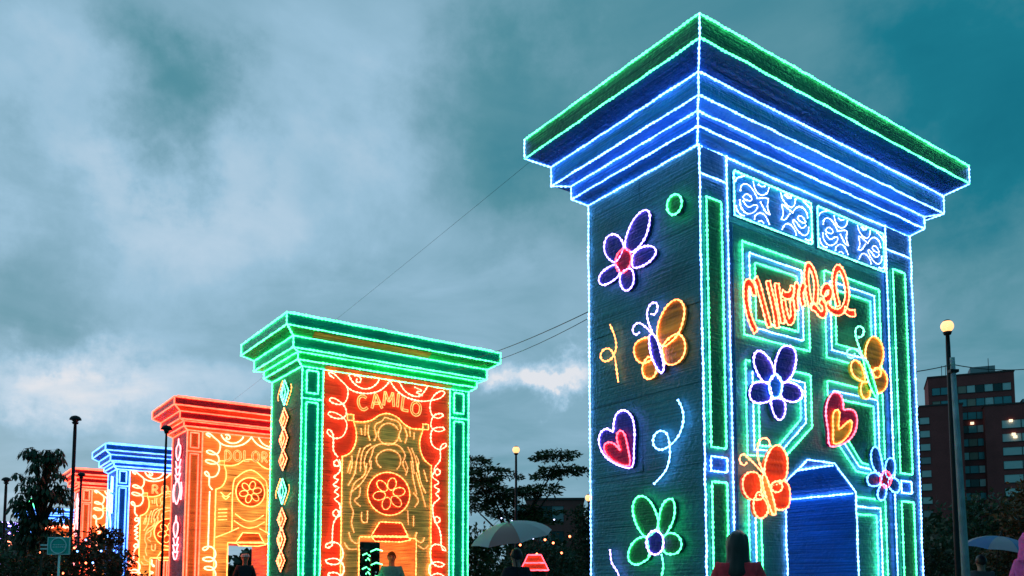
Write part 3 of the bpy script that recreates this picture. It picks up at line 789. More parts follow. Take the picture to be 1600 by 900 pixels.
def word(T, text, centres, hgt, wid, fill, led, frame, d, hw=0.028, tilt=0.0):
    root = bpy.data.objects.new('lettering', None)
    link(root, T.root)
    for ch, (cx, cz, rot) in zip(text, centres):
        b = MB()
        for g_ in GLYPH[ch]:
            pts = []
            for x, y in g_:
                lx, ly = (x - .5) * wid, (y - .5) * hgt
                c_, s_ = math.cos(rot), math.sin(rot)
                pts.append((cx + lx * c_ - ly * s_, cz + lx * s_ + ly * c_))
            out, L, Rr = offset_band(pts, hw)
            n = len(L)
            b.add([frame(a, c, d) for a, c in L] + [frame(a, c, d) for a, c in Rr], [(i, i + 1, n + i + 1, n + i) for i in range(n - 1)], 0)
            b.tube([frame(a, c, d + .006) for a, c in out], T.rr * 0.5, True, 4, 1)
        b.build('letter', [M['foil_' + fill], M['led_' + led]], root)
    return root


# ------------------------------------------------------------------ first tower: blue, with a garden of figures
T = Tower('light_tower', (1.7207, 7.5652, 0), 'tallest blue light tower with green top edge, flowers, hearts and butterflies', 3.571, 1.529, 0.0102, 0.046)
W, D = T.W, T.D
T.cornice(['deepgreen', 'deepblue', 'blue', 'blue', 'blue', 'blue'], ['green', 'green', 'blue', 'blue', 'blue', 'blue', 'blue'], 'blue')
ARCH1 = [(1.14, 2.12), (1.505, 2.375), (1.965, 2.375), (2.32, 2.10)]
T.walls('teal', 'bluegreen', 'blue', ARCH1, 0.02, (0.37, 3.06), 'bluegreen')
F, SD = fr_front, fr_side
for s in (-0.008, W + 0.008):
    T.rope([(s, -.03, T.base), (s, -.03, HZ[6])], 'blue')
T.rope([(-.012, D + .008, 0), (-.012, D + .008, HZ[6])], 'blue')
for s in (0.37, 3.06):
    T.rope_face([(s, 0), (s, HZ[6])], 'blue', F, .03, curve=False)
for a, b in ((0, .37), (3.06, W)):
    T.rope_face([(a, 4.925), (b, 4.925)], 'blue', F, .03, curve=False)


def rect(T, a, b, z0, z1, led, frame, d=.033, fill=None, name='light_frame'):
    pts = [(a, z0), (b, z0), (b, z1), (a, z1)]
    if fill:
        return T.shape(name, pts, fill, led, frame, d, thick=.012, curve=False)
    return T.rope_face(pts, led, frame, d, True, name=name, curve=False)


for a, b, c, d_ in ((0.068, 0.272, 0.06, 0.28), (3.17, 3.42, 3.18, 3.39)):
    rect(T, a, b, 2.37, 4.71, 'green', F, fill='deepgreen', name='pilaster_panel')
    rect(T, c, d_, 2.15, 2.285, 'blue', F, fill='blue', name='pilaster_block')
    rect(T, a, b, 0.45, 2.055, 'green', F, fill='deepgreen', name='pilaster_panel')
# carved transom
for a, b in ((0.46, 1.67), (1.775, 3.005)):
    fr = T.shape('transom_panel', [(a, 4.635), (b, 4.635), (b, 5.077), (a, 5.077)], 'skyblue', 'mint', F, .033, thick=.012, curve=False)
    wdt = b - a
    for k, st in enumerate(ART['scroll']):
        base = [((s - 0.46) * wdt / 1.21 + a, z) for s, z in st]
        for q in (base, [(a + b - s, 4.635 + 5.077 - z if k > 8 else z) for s, z in base]):
            T.led_tube(MB(), [F(s, z, .05) for s, z in smooth(q, .03)], .0075).build('scroll', M['led_white'], fr)
# door leaf: a green board with nested frames
MB().slab([(0.46, T.base), (1.135, T.base), (1.135, 2.125), (1.5, 2.385), (1.97, 2.385), (2.325, 2.105), (2.325, T.base), (2.97, T.base), (2.97, 4.56), (0.46, 4.56)], F, .003, .012).build('door_board', M['foil_bluegreen2'], T.root)
NEST = [('green', 0.0), ('blue', 0.098), ('green', 0.18)]
for led, i in NEST:
    rect(T, .57 + i, 1.585 - i * 1.0, 3.495 + i * .95, 4.41 - i * .95, led, F)
    rect(T, 1.868 + i, 2.885 - i, 3.48 + i * .95, 4.41 - i * .95, led, F)
    # lower pair, their inner corner cut away for the arch
    T.rope_face([(.578 + i, 2.34 + i * .6), (1.13 - i * .55, 2.37 + i * .5), (1.585 - i, 2.715 + i * .35), (1.585 - i, 3.25 - i * .95), (.578 + i, 3.25 - i * .95)], led, F, .033, True, name='light_frame', curve=False)
    T.rope_face([(1.868 + i, 2.72 + i * .35), (2.331 + i * .6, 2.325 + i * .55), (2.88 - i, 2.30 + i * .6), (2.88 - i, 3.235 - i * .95), (1.868 + i, 3.235 - i * .95)], led, F, .033, True, name='light_frame', curve=False)
    T.rope_face([(2.335, .35 + i), (2.86 - i, .35 + i), (2.86 - i, 2.05 - i), (2.335, 2.05 - i)], led, F, .033, False, name='light_frame', curve=False)
    T.rope_face([(1.125, .35 + i), (.575 + i, .35 + i), (.575 + i, 2.05 - i), (1.125, 2.05 - i)], led, F, .033, False, name='light_frame', curve=False)
MB().slab([(.77, 3.69), (1.39, 3.69), (1.39, 4.22), (.77, 4.22)], F, .013, .02).build('door_panel', M['foil_deepgreen'], T.root)
MB().slab([(2.06, 3.67), (2.69, 3.67), (2.69, 4.22), (2.06, 4.22)], F, .013, .02).build('door_panel', M['foil_deepgreen'], T.root)
MB().slab([(2.06, 2.79), (2.44, 2.45), (2.69, 2.43), (2.69, 3.05), (2.06, 3.05)], F, .013, .02).build('door_panel', M['foil_deepgreen'], T.root)
# ropes of the doorway, and along the springing of the passage behind it
T.rope([(1.135, -.025, 0), (1.135, -.025, 2.12), (1.505, -.025, 2.38), (1.965, -.025, 2.38), (2.325, -.025, 2.10), (2.325, -.025, 0)], 'blue', wob=.002)
T.rope([(2.305, 0, 2.09), (2.305, D, 2.09)], 'blue')
T.rope([(1.965, 0.0, 2.36), (1.965, D, 2.36)], 'blue')
T.rope([(1.16, D - .02, 0), (1.16, D - .02, 2.1), (1.505, D - .02, 2.36), (1.965, D - .02, 2.36), (2.30, D - .02, 2.09), (2.30, D - .02, 0)], 'blue')
# figures on the front
sg = bpy.data.objects.new('name_sign', None)
link(sg, T.root)
for p in ART['sign']:
    stroke(T, p, .034, 'hot', 'orange', F, .105, sg, r=.0095)
flower(T, 'flower', ART['blue_flower'], 'navy', 'violet', 'blue', 'blue', F, .075, 'large navy flower with violet outline on the door')
flower(T, 'flower', ART['small_flower'], 'darkteal', 'azure', 'crimson', 'red', F, .075, 'small teal flower with red centre beside the doorway')
butterfly(T, ART['orange_bfly'], 'hot', 'orange', 'orange', 'orange', 'orange', F, .09, 'glowing red orange butterfly beside the doorway')
butterfly(T, ART['yellow_bfly'], 'amber', 'amber', 'green', 'green', 'mint', F, .09, 'amber butterfly with green body')
heart(T, ART['heart'], 'crimson', 'pink', 'amber', 'amber', F, .075, 'crimson heart with amber centre')
# figures on the side
flower(T, 'flower', ART['side_flower'], 'navy', 'violet', 'crimson', 'red', SD, .055, 'violet flower with red centre')
flower(T, 'flower', ART['side_gflower'], 'darkgreen', 'green', 'navy', 'violet', SD, .055, 'green flower with violet centre')
T.shape('ring', ART['side_ring'], 'darkgreen', 'green', SD, .055)
butterfly(T, ART['side_bfly'], 'amber2', 'amber', 'navy', 'violet', 'violet', SD, .055, 'amber butterfly with violet body')
heart(T, ART['side_heart'], 'navy', 'violet', 'crimson', 'red', SD, .055, 'violet heart with red centre')
for k, led in (('side_curl_o', 'amber'), ('side_curl_b', 'blue'), ('side_curl_p', 'violet')):
    T.rope_face(ART[k], led, SD, .05, name='streamer')


# ------------------------------------------------------------------ the other towers share one plan
def diamond(c, z, w, h):
    return [(c - w, z), (c, z + h), (c + w, z), (c, z - h)]


def curtain_tower(name, loc, label, rr, p, text=None, side='diamonds', detail=True, base_z=0.0):
    T = Tower(name, loc, label, 3.635, 1.554, rr, 0.075 if rr < .02 else 0)
    W, D = T.W, T.D
    F, SD = fr_front, fr_side
    e = p['edge']
    T.cornice(p['cornice'], [e] * 7, e, cap=True)
    arch = [(1.205, 2.05), (2.415, 2.05)]
    T.walls(p['wall'], p['pil'], p['lining'], arch, .02, (.405, 3.19), p['panel'])
    if T.base < -0.05:
        MB().box(-.25, W + .25, -.25, D + .25, T.base, -.0).build('base', M['concrete'], T.root)
    for s in (-.008, W + .008):
        T.rope([(s, -.03, 0), (s, -.03, HZ[6])], e)
    T.rope([(-.012, D + .008, 0), (-.012, D + .008, HZ[6])], e)
    for s in (.405, 3.19):
        T.rope_face([(s, 0), (s, HZ[6])], e, F, .03, curve=False)
    for a, b, i0, i1 in ((0, .405, .077, .303), (3.19, W, 3.285, 3.515)):
        T.rope_face([(a, 4.6), (b, 4.6)], e, F, .03, curve=False)
        rect(T, i0, i1, 4.705, 5.13, e, F, fill=p['pil'], name='pilaster_panel')
        rect(T, i0, i1, .45, 4.53, e, F, fill=p['pil'], name='pilaster_panel')
    if p.get('soffit_glow'):  # orange light on the soffits, put in as faintly glowing strips
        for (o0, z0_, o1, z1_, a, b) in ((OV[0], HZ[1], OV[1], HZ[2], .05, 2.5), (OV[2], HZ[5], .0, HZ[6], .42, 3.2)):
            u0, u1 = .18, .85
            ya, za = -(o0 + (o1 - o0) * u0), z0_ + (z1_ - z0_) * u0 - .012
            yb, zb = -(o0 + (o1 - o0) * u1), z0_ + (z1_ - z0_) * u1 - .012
            MB().add([(a, ya, za), (b, ya, za), (b, yb, zb), (a, yb, zb)], [(0, 3, 2, 1)]).build('soffit_glow_strip', M['foil_' + p['soffit_glow']], T.root)
    # gold field behind the drawn curtains
    A_ = ART
    gold = [(.815, 0), (1.195, 0), (1.195, 2.06), (2.425, 2.06), (2.425, 0), (2.76, 0)]
    gold += list(reversed(smooth(A_['curt_r'], .1))) + list(reversed(smooth(A_['wave'], .1))) + smooth(A_['curt_l'], .1)
    MB().slab(gold, F, .003, .015).build('gold_field', M['foil_' + p['gold']], T.root)
    gl = p['goldled']
    for k in ('wave', 'curt_l', 'curt_r'):
        T.rope_face(A_[k], gl, F, .03, name='curtain_edge', r=rr * .8)
    for a in (.815, 2.76):
        T.rope_face([(a, 0), (a, 3.57)], gl, F, .03, name='curtain_edge', curve=False, r=rr * .8)
    for k in ('clip_l', 'clip_r'):
        T.shape('curtain_clip', A_[k], p['gold'], gl, F, .035, curve=False, r=rr * .8)
    T.rope([(1.195, -.025, 0), (1.195, -.025, 2.06), (2.425, -.025, 2.06), (2.425, -.025, 0)], gl, r=rr * .8)
    for k in ('swirl_l', 'swirl_l2', 'swirl_l3', 'swirl_r', 'swirl_r2', 'swirl_r3'):
        if p.get('plain_cord') and k in ('swirl_l2', 'swirl_r2'):
            s = .64 if k.endswith('l2') else 2.96
            T.rope_face([(s, 1.95), (s, 3.5)], p['swirl'], F, .05, name='swirl_rope', curve=False)
            continue
        T.rope_face(A_[k], p['swirl'], F, .05, name='swirl_rope')
    for k in ('swag_l', 'swag_r'):
        for q in A_[k]:
            T.rope_face(q, p['swirl'], F, .05, name='swag_rope')
    if detail:
        if p.get('echo', True):
            for q in A_['echo'] + A_['lines']:
                T.rope_face(q, 'faint', F, .03, name='contour_rope', r=rr * .75)
        # a plain medallion in the middle of the field, and the awning over the doorway
        cz, cs = p.get('med', (2.95, 1.80))
        ms = p.get('meds', (.46, .42))
        T.shape('medallion', [(cs + ms[0] * math.cos(a), cz + ms[1] * math.sin(a)) for a in np.linspace(0, 2 * math.pi, 18, endpoint=False)], p['med_fill'], gl, F, .04, r=rr * .8)
        for q_ in range(6):
            a0 = math.pi / 3 * q_ + .26
            c_, s_ = cs + ms[0] * .48 * math.cos(a0), cz + ms[1] * .48 * math.sin(a0)
            T.shape('medallion_petal', [(c_ + ms[0] * .2 * math.cos(a) * math.sin(a0) + ms[0] * .3 * math.sin(a) * math.cos(a0), s_ - ms[1] * .2 * math.cos(a) * math.cos(a0) + ms[1] * .3 * math.sin(a) * math.sin(a0)) for a in np.linspace(0, 2 * math.pi, 9, endpoint=False)], p['med_fill'], gl, F, .05, r=rr * .55)
        T.shape('awning', [(1.42, 2.08), (1.60, 2.36), (2.07, 2.36), (2.22, 2.10)], p['med_fill'], gl, F, .06, curve=False, thick=.045, r=rr * .8)
        T.shape('awning', [(1.50, 1.98), (1.42, 2.06), (2.22, 2.08), (2.28, 2.03), (2.05, 1.98)], p['med_fill'], gl, F, .075, curve=False, thick=.06, r=rr * .8)
        for q in p.get('extra', []):
            T.rope_face(q, gl, F, .03, name='contour_rope', r=rr * .7)
    if text:
        word(T, text[0], text[1], text[2], text[3], p.get('letter', 'gold'), 'faint', F, .045, hw=.022)
    # side face figures
    if side == 'diamonds':
        c = .76
        for z in (4.835, 2.92):
            dm = T.shape('diamond', diamond(c, z, .22, .25), 'darkgreen', 'mint', SD, .045, curve=False, r=rr * .8)
            T.shape('diamond_inner', diamond(c, z, .1, .15), 'green', 'mint', SD, .06, dm, curve=False, r=rr * .6)
            T.rope_face([(c + .33, z - .1), (c + .36, z), (c + .12, z + .26)], 'amber', SD, .05, parent=dm, name='accent_rope', r=rr * .6)
            T.rope_face([(c - .33, z + .1), (c - .36, z), (c - .12, z - .26)], 'amber', SD, .05, parent=dm, name='accent_rope', r=rr * .6)
        for z0 in (3.93, 2.0):
            for dz, h in ((.39, .21), (0, .24), (-.4, .2)):
                dm = T.shape('diamond', diamond(c, z0 + dz, .22, h), 'brown', 'orange', SD, .045, curve=False, r=rr * .8)
                T.shape('diamond_inner', diamond(c, z0 + dz, .1, h * .5), 'orange', 'orange', SD, .06, dm, curve=False, r=rr * .6)
    elif side == 'buds':
        for z in (4.72, 2.5):
            T.shape('bud', [(.72, z - .3), (.5, z - .12), (.5, z + .08), (.66, z + .16), (.72, z + .32), (.78, z + .16), (.94, z + .08), (.94, z - .12)], 'pinkwhite', 'pinkwhite', SD, .05)
            for k in range(3):
                zz = z - .42 - k * .2
                T.rope_face([(1.0, zz + .12), (.86, zz - .06), (.72, zz - .1), (.58, zz - .06), (.44, zz + .12)], 'pinkwhite', SD, .05, name='chevron')
        z = 3.5
        T.shape('medallion', [(.72, z - .34), (.42, z - .1), (.42, z + .12), (.72, z + .38), (1.02, z + .12), (1.02, z - .1)], 'pinkwhite', 'pinkwhite', SD, .05)
        for k in (-1, 1):
            T.rope_face([(.72 + k * .4, z + .25), (.72 + k * .48, z), (.72 + k * .4, z - .25)], 'pinkwhite', SD, .05, name='bracket_rope')
    elif side == 'blocks':
        for (a, z, w_, h_) in ((.55, 4.7, .12, .3), (1.05, 4.15, .14, .42), (.5, 4.0, .12, .35)):
            T.shape('side_panel', [(a - w_, z - h_), (a + w_, z - h_ * .8), (a + w_, z + h_), (a - w_, z + h_ * .8)], 'skyblue', 'blue', SD, .05, curve=False)
        T.shape('drop', [(.85, 3.75), (1.1, 3.3), (.95, 2.85), (.7, 2.75), (.55, 3.2)], 'skyblue', 'blue', SD, .05)
    return T


GREEN = dict(edge='green', cornice=['teal2', 'green2', 'teal2', 'green', 'green2', 'green'], wall='darkgreen', pil='teal2', lining='orange', panel='red',
             gold='gold', goldled='amber', swirl='peach', med_fill='red', med=(2.92, 1.80), soffit_glow='soffit_glow')
curtain_tower('light_tower', (-3.9023, 15.4814, -.009), 'green light tower with red and gold curtained front and diamond trimmed side', .0165, GREEN,
              text=('CAMILO', [(1.21, 4.65, .15), (1.50, 4.72, .12), (1.77, 4.80, .0), (1.97, 4.80, -.08), (2.14, 4.75, -.12), (2.38, 4.68, -.1)], .27, .22))
RED = dict(edge='redorange', cornice=['red2', 'red', 'red2', 'redorange', 'red2', 'redorange'], wall='maroon', pil='redorange2', lining='redorange', panel='orange',
           gold='gold2', goldled='amber', swirl='peach', med_fill='redorange', plain_cord=True, med=(3.55, 1.80), meds=(.42, .42), echo=False,
           extra=[[(1.3, 2.4), (1.3, 3.7), (1.45, 4.0), (1.8, 4.2), (2.15, 4.0), (2.3, 3.7), (2.3, 2.4)], [(1.38, 2.9), (1.6, 2.75), (1.8, 2.7), (2.0, 2.75), (2.22, 2.9)],
                  [(1.35, 2.7), (1.6, 2.55), (1.8, 2.5), (2.0, 2.55), (2.25, 2.7)], [(.85, 2.2), (1.2, 2.35), (1.5, 2.5)], [(2.72, 2.2), (2.4, 2.35), (2.1, 2.5)],
                  [(.9, 2.7), (1.15, 2.72)], [(.9, 2.8), (1.15, 2.82)], [(.9, 2.9), (1.15, 2.92)], [(.9, 3.0), (1.15, 3.02)], [(2.45, 2.7), (2.7, 2.72)], [(2.45, 2.8), (2.7, 2.82)], [(2.45, 2.9), (2.7, 2.92)],
                  [(1.0, 3.4), (1.1, 3.3), (1.2, 3.4)], [(.95, 3.5), (1.1, 3.38), (1.25, 3.5)], [(2.5, 3.4), (2.6, 3.3), (2.7, 3.4)]])
curtain_tower('light_tower', (-9.1094, 23.5136, .282), 'red light tower with orange curtained front, third from the nearest', .021, RED, side='buds',
              text=('DOLORES', [(1.13 + i * .265, 4.56 + .05 * math.sin(math.pi * i / 6), 0) for i in range(7)], .29, .21))
BLUE = dict(edge='farblue', cornice=['blue', 'blue2', 'blue', 'blue2', 'blue', 'blue2'], wall='blue2', pil='blue', lining='red', panel='redorange2',
            gold='gold2', goldled='amber', swirl='peach', med_fill='redorange', med=(3.0, 1.8), meds=(.5, .5))
curtain_tower('light_tower', (-14.0376, 29.8917, .056), 'blue light tower with orange curtained front, partly behind the red tower', .026, BLUE, side='blocks',
              text=('RO', [(1.28, 4.55, 0), (1.62, 4.55, 0)], .30, .24))
RED2 = dict(RED, med=(3.0, 1.8), echo=True, plain_cord=False)
curtain_tower('light_tower', (-18.85, 36.9, .15), 'small red light tower seen between the leafy tree and blue tower', .031, RED2, side='buds')
curtain_tower('light_tower', (-31.0, 54.0, 0.0), 'distant blue light tower half hidden behind the leafy tree', .05, BLUE, side='blocks', detail=False)
VIO = dict(BLUE, edge='violet', wall='navy', pil='navy')
curtain_tower('light_tower', (-40.3, 66.5, 0.0), 'farthest violet light tower at the left edge', .06, VIO, side='none', detail=False)

# ================================================================== vegetation
def leaf_mesh(name, base, direc, side, length, width, material, parent):
    """one four-cornered leaf per row: base point, pointing direction, width direction"""
    n = len(base)
    direc = direc / (np.linalg.norm(direc, axis=1, keepdims=True) + 1e-9)
    side = side - direc * np.sum(side * direc, axis=1, keepdims=True)
    side = side / (np.linalg.norm(side, axis=1, keepdims=True) + 1e-9)
    L = length[:, None]; Wd = width[:, None]
    v = np.stack([base, base + direc * L * .5 + side * Wd * .5, base + direc * L, base + direc * L * .5 - side * Wd * .5], axis=1).reshape(-1, 3)
    me = bpy.data.meshes.new(name)
    me.vertices.add(4 * n)
    me.vertices.foreach_set('co', v.astype(np.float32).ravel())
    me.loops.add(4 * n)
    me.loops.foreach_set('vertex_index', np.arange(4 * n, dtype=np.int32))
    me.polygons.add(n)
    me.polygons.foreach_set('loop_start', np.arange(0, 4 * n, 4, dtype=np.int32))
    me.polygons.foreach_set('loop_total', np.full(n, 4, dtype=np.int32))
    me.materials.append(material)
    me.update()
    me.validate()
    return link(bpy.data.objects.new(name, me), parent)


def unit(n):
    d = rng.normal(0, 1, (n, 3))
    return d / np.linalg.norm(d, axis=1, keepdims=True)


def shrub(name, label, loc, rx, ry, h, n, leaf, material, clumps=16, cat='shrub', group=None, low=0.05):
    root = empty(name, loc)
    tag(root, label, cat, group)
    cs = []
    for i in range(clumps):
        a = rng.uniform(0, 2 * math.pi)
        t = rng.uniform(low, 1)
        rad = math.sqrt(rng.uniform(0, 1)) * math.sqrt(max(.05, 1 - (t * .95) ** 2))
        cs.append((rx * rad * math.cos(a), ry * rad * math.sin(a), h * (t * .88 + .02), rng.uniform(.16, .34) * min(h, rx * 2)))
    m = MB()
    for i in range(min(clumps, 12)):
        c = cs[i]
        m.tube(smooth([(c[0] * .08, c[1] * .08, 0), (c[0] * .4, c[1] * .4, c[2] * .5), (c[0], c[1], c[2])], .3), [.03 * h ** .5] * 3 if False else .018 * h ** .5, sides=4)
    m.build('stem', M['bark'], root)
    per = n // clumps
    B = []
    for x, y, z, r in cs:
        q = unit(per) * (r * rng.uniform(.35, 1.0, (per, 1)) ** .6)
        q[:, 2] *= .75
        B.append(q + np.array([x, y, z]))
    B = np.concatenate(B)
    B[:, 2] = np.abs(B[:, 2])
    k = len(B)
    d = unit(k) + np.array([0, 0, -.2]) + B * np.array([.5 / rx, .5 / ry, 0])
    leaf_mesh('foliage', B, d, unit(k), leaf * rng.uniform(.6, 1.4, k), leaf * .5 * rng.uniform(.7, 1.3, k), material, root)
    return root


def layered_tree(name, label, loc, limbs, material, leaf=.22, per=420, trunk_r=.16, trunk_h=2.2):
    """spreading tree whose leaves lie in flat tiers"""
    root = empty(name, loc)
    tag(root, label, 'tree')
    m = MB()
    m.tube([(0, 0, 0), (.04, 0, trunk_h * .5), (0, .05, trunk_h)], [trunk_r * 1.2, trunk_r, trunk_r * .8], sides=8)
    m.build('trunk', M['bark'], root)
    B, Dd = [], []
    mb = MB()
    for (x, y, z, pads) in limbs:
        p = smooth([(0, 0, trunk_h * .9), (x * .35, y * .35, trunk_h + (z - trunk_h) * .45), (x * .75, y * .75, trunk_h + (z - trunk_h) * .8), (x, y, z)], .3)
        k = len(p)
        mb.tube(p, [trunk_r * .5 * (1 - .85 * i / (k - 1)) for i in range(k)], sides=5)
        for j in range(pads):
            t = 1.0 if j < 2 else rng.uniform(.45, 1.0)
            q = np.array(p[int(t * (k - 1))])
            off = np.array([rng.normal(0, .34), rng.normal(0, .4), rng.uniform(.0, .3)])
            c = q + off
            mb.tube([tuple(q), tuple((q + c) / 2 + np.array([0, 0, .05])), tuple(c)], .018, sides=4)
            w = rng.uniform(.35, .75)
            nn = int(per * w)
            a = rng.uniform(0, 2 * math.pi, nn)
            rr_ = np.sqrt(rng.uniform(0, 1, nn)) * w
            pts = np.stack([rr_ * np.cos(a) * 1.25, rr_ * np.sin(a), rng.normal(0, .045, nn) - .10 * (rr_ / w) ** 2], 1) + c
            B.append(pts)
            dd = np.stack([np.cos(a), np.sin(a), rng.normal(-.1, .2, nn)], 1) + unit(nn) * .5
            Dd.append(dd)
    mb.build('branches', M['bark'], root)
    B = np.concatenate(B); Dd = np.concatenate(Dd); k = len(B)
    leaf_mesh('crown', B, Dd, unit(k) * np.array([1, 1, .35]), leaf * rng.uniform(.6, 1.3, k), leaf * .42 * rng.uniform(.7, 1.2, k), material, root)
    return root


def umbrella_leaf_tree(name, label, loc, h, rx, material, heads=70):
    """small tree with drooping fingers of leaves round each twig end"""
    root = empty(name, loc)
    tag(root, label, 'tree')
    m = MB()
    m.tube([(0, 0, 0), (.05, .02, h * .3), (-.03, 0, h * .55), (0, 0, h * .8)], [.11, .09, .07, .03], sides=8)
    m.build('trunk', M['bark'], root)
    mb = MB()
    B, Dd, Sd, Ln, Wd = [], [], [], [], []
    for i in range(heads):
        t = .2 + .8 * float(rng.uniform(0, 1)) ** .7
        a = rng.uniform(0, 2 * math.pi)
        env = rx * (0.70 + .6 * max(0, math.sin(math.pi * (t - .1) * .72)) ** 1.5) * (1.0 if t < .93 else 1.0 - (t - .93) * 4.0)
        rad = env * math.sqrt(rng.uniform(.15, 1))
        c = np.array([rad * math.cos(a), rad * math.sin(a), h * t * .97])
        mb.tube([(0, 0, h * t * .72), tuple(c * np.array([.55, .55, 1]) - np.array([0, 0, .12])), tuple(c)], [.028, .02, .012], sides=4)
        for j in range(11):
            b = 2 * math.pi * j / 11 + rng.uniform(-.2, .2)
            o = np.array([math.cos(b), math.sin(b), 0])
            d1 = o * .85 + np.array([0, 0, rng.uniform(-.35, .15)])
            L = rng.uniform(.20, .30) * (rx / .62) ** .5
            B.append(c); Dd.append(d1); Sd.append(np.cross(o, [0, 0, 1])); Ln.append(L * .62); Wd.append(L * .30)
            tip = c + d1 / np.linalg.norm(d1) * L * .5
            d2 = o * .45 + np.array([0, 0, -1.0])
            B.append(tip); Dd.append(d2); Sd.append(np.cross(o, [0, 0, 1])); Ln.append(L * .95); Wd.append(L * .36)
    mb.build('branches', M['bark'], root)
    leaf_mesh('crown', np.array(B), np.array(Dd), np.array(Sd), np.array(Ln), np.array(Wd), material, root)
    return root


umbrella_leaf_tree('umbrella_leaf_tree', 'dark leafy tree with drooping leaf clusters behind the round sign', (-11.75, 21.0, 0), 4.7, .46, M['leaf_dark'], 120)
layered_tree('layered_tree', 'spreading tree with flat leaf tiers behind the green tower', (.15, 35, 0),
             [(-1.75, 0, 6.3, 7), (-1.6, .4, 5.5, 6), (-.9, -.4, 5.5, 5), (-.5, .5, 4.6, 4), (1.9, 0, 6.5, 7), (1.3, .3, 5.7, 5), (.9, -.4, 5.0, 4), (2.1, .3, 5.9, 3), (-1.9, -.2, 4.5, 4), (.3, .3, 4.8, 3)], M['leaf_mid'], leaf=.20, per=380)
SH = [  # name, label, x, y, rx, ry, h, n, leaf, material, clumps
    ('shrub', 'broad olive shrub below the small red tower', -10.4, 20.2, 1.15, 1.0, 2.35, 5200, .11, 'leaf_olive', 26),
    ('shrub', 'rounded olive shrub against the side of the red tower', -8.95, 19.6, .75, .7, 1.95, 3600, .10, 'leaf_olive', 20),
    ('shrub', 'dark shrub behind the round sign post', -9.2, 16.6, 1.0, .8, 1.72, 4200, .09, 'leaf_olive', 22),
    ('shrub', 'low dark shrub at the left edge', -10.2, 16.2, 1.1, .8, 1.85, 4200, .10, 'leaf_dark', 22),
    ('shrub', 'tall dark shrub under the leafy tree', -13.1, 22.6, 1.3, 1.0, 2.5, 5200, .12, 'leaf_dark', 24),
    ('shrub', 'shrub with reaching twigs in front of the blue tower', -10.95, 22.6, .9, .8, 2.75, 4200, .11, 'leaf_olive', 22),
    ('shrub', 'green rounded shrub beside the right edge of the green tower', -1.35, 33.0, 1.7, 1.2, 3.1, 6000, .17, 'leaf_mid', 24),
    ('shrub', 'dark bushy shrub behind the grey umbrella', 1.2, 30.5, 1.6, 1.2, 3.0, 6000, .15, 'leaf_dark', 26),
    ('shrub', 'tall dark shrub beside the left edge of the blue tower', 3.0, 33.0, 1.25, 1.0, 4.3, 6500, .15, 'leaf_dark', 28),
    ('shrub', 'dark shrub in front of the brick wing behind the pole', 8.3, 17.5, 1.0, .9, 2.3, 4200, .11, 'leaf_olive', 22),
    ('shrub', 'large dark shrub under the brick flats', 11.6, 20.5, 1.6, 1.2, 3.3, 6000, .14, 'leaf_dark', 28),
]
for nm, lb, x, y, rx, ry, h, n, lf, mt, cl in SH:
    shrub(nm, lb, (x, y, 0), rx, ry, h, n, lf, M[mt], cl, group='shrubs around the plaza')
shrub('flowering_tree', 'leafy tree with orange and yellow blossom at the right edge', (10.6, 17.0, 0), .95, .8, 3.45, 6500, .11, M['leaf_warm'], 26, cat='tree', low=.35)


# ================================================================== street lamps, pole, cables
def street_lamp(label, x, y, h, lit, r=.13, pr=.035):
    root = empty('street_lamp', (x, y, 0))
    tag(root, label, 'street lamp', 'street lamps on dark posts')
    m = MB()
    m.lathe([(0, 0), (pr * 3, 0), (pr * 3, .05), (pr * 1.8, .12), (pr * 1.5, .9), (pr * 1.15, 1.0), (pr, h - .4), (pr * .85, h - r * 1.5), (pr * 1.5, h - r * 1.4), (pr * 2.0, h - r * .95), (0, h - r * .93)], n=10)
    m.build('post', M['post'], root)
    if lit:
        prof = [(0.02, -r * .95)] + [(r * math.cos(a), r * math.sin(a)) for a in np.linspace(-1.2, 1.45, 9)] + [(0.0, r)]
        MB().lathe([(a, h + b) for a, b in prof], n=16).build('globe', M['globe_lit'], root)
        MB().lathe([(r * .2, h + r * .97), (r * .62, h + r * .78), (r * .66, h + r * .80), (r * .4, h + r * 1.02), (0, h + r * 1.1)], n=16).build('cap', M['post'], root)
    else:
        MB().lathe([(.05, h - r), (r * .7, h - r * .7), (r * 1.15, h - r * .2), (0, h - r * .2)], n=16).build('globe', M['globe_off'], root)
        MB().lathe([(r * 1.6, h - r * .2), (r * 1.5, h + r * .25), (r * 1.05, h + r * .75), (r * .4, h + r), (0, h + r * 1.04)], n=16).build('cap', M['post'], root)
    return root


street_lamp('lit globe street lamp in front of the brick flats', 8.35, 15.9, 6.08, True, .118, .042)
street_lamp('lit street lamp rising through the tiered tree', .14, 29.0, 5.8, True, .125, .04)
street_lamp('small lit street lamp beside the left edge of the blue tower', 4.28, 47.0, 6.0, True, .2, .05)
street_lamp('tall unlit street lamp with dome cap beside the leafy tree', -13.05, 25.0, 6.08, False, .105, .05)
street_lamp('small unlit street lamp near the left edge', -23.44, 39.0, 6.0, False, .13, .06)
street_lamp('thin unlit street lamp standing in front of the red tower', -8.46, 20.5, 4.95, False, .085, .028)
street_lamp('small unlit street lamp in front of the small red tower', -16.9, 33.0, 5.45, False, .10, .045)

pole = empty('utility_pole', (6.40, 12.0, 0))
tag(pole, 'pale leaning utility pole beside the lit globe lamp', 'utility pole')
MB().tube([(.04, 0, 0), (.015, 0, 1.3), (-.015, 0, 3.0), (-.045, 0, 4.4)], [.062, .055, .043, .033], sides=12).build('shaft', M['concrete'], pole)
MB().box(-.1, .02, -.05, .05, 4.18, 4.22).build('bracket', M['post'], pole)


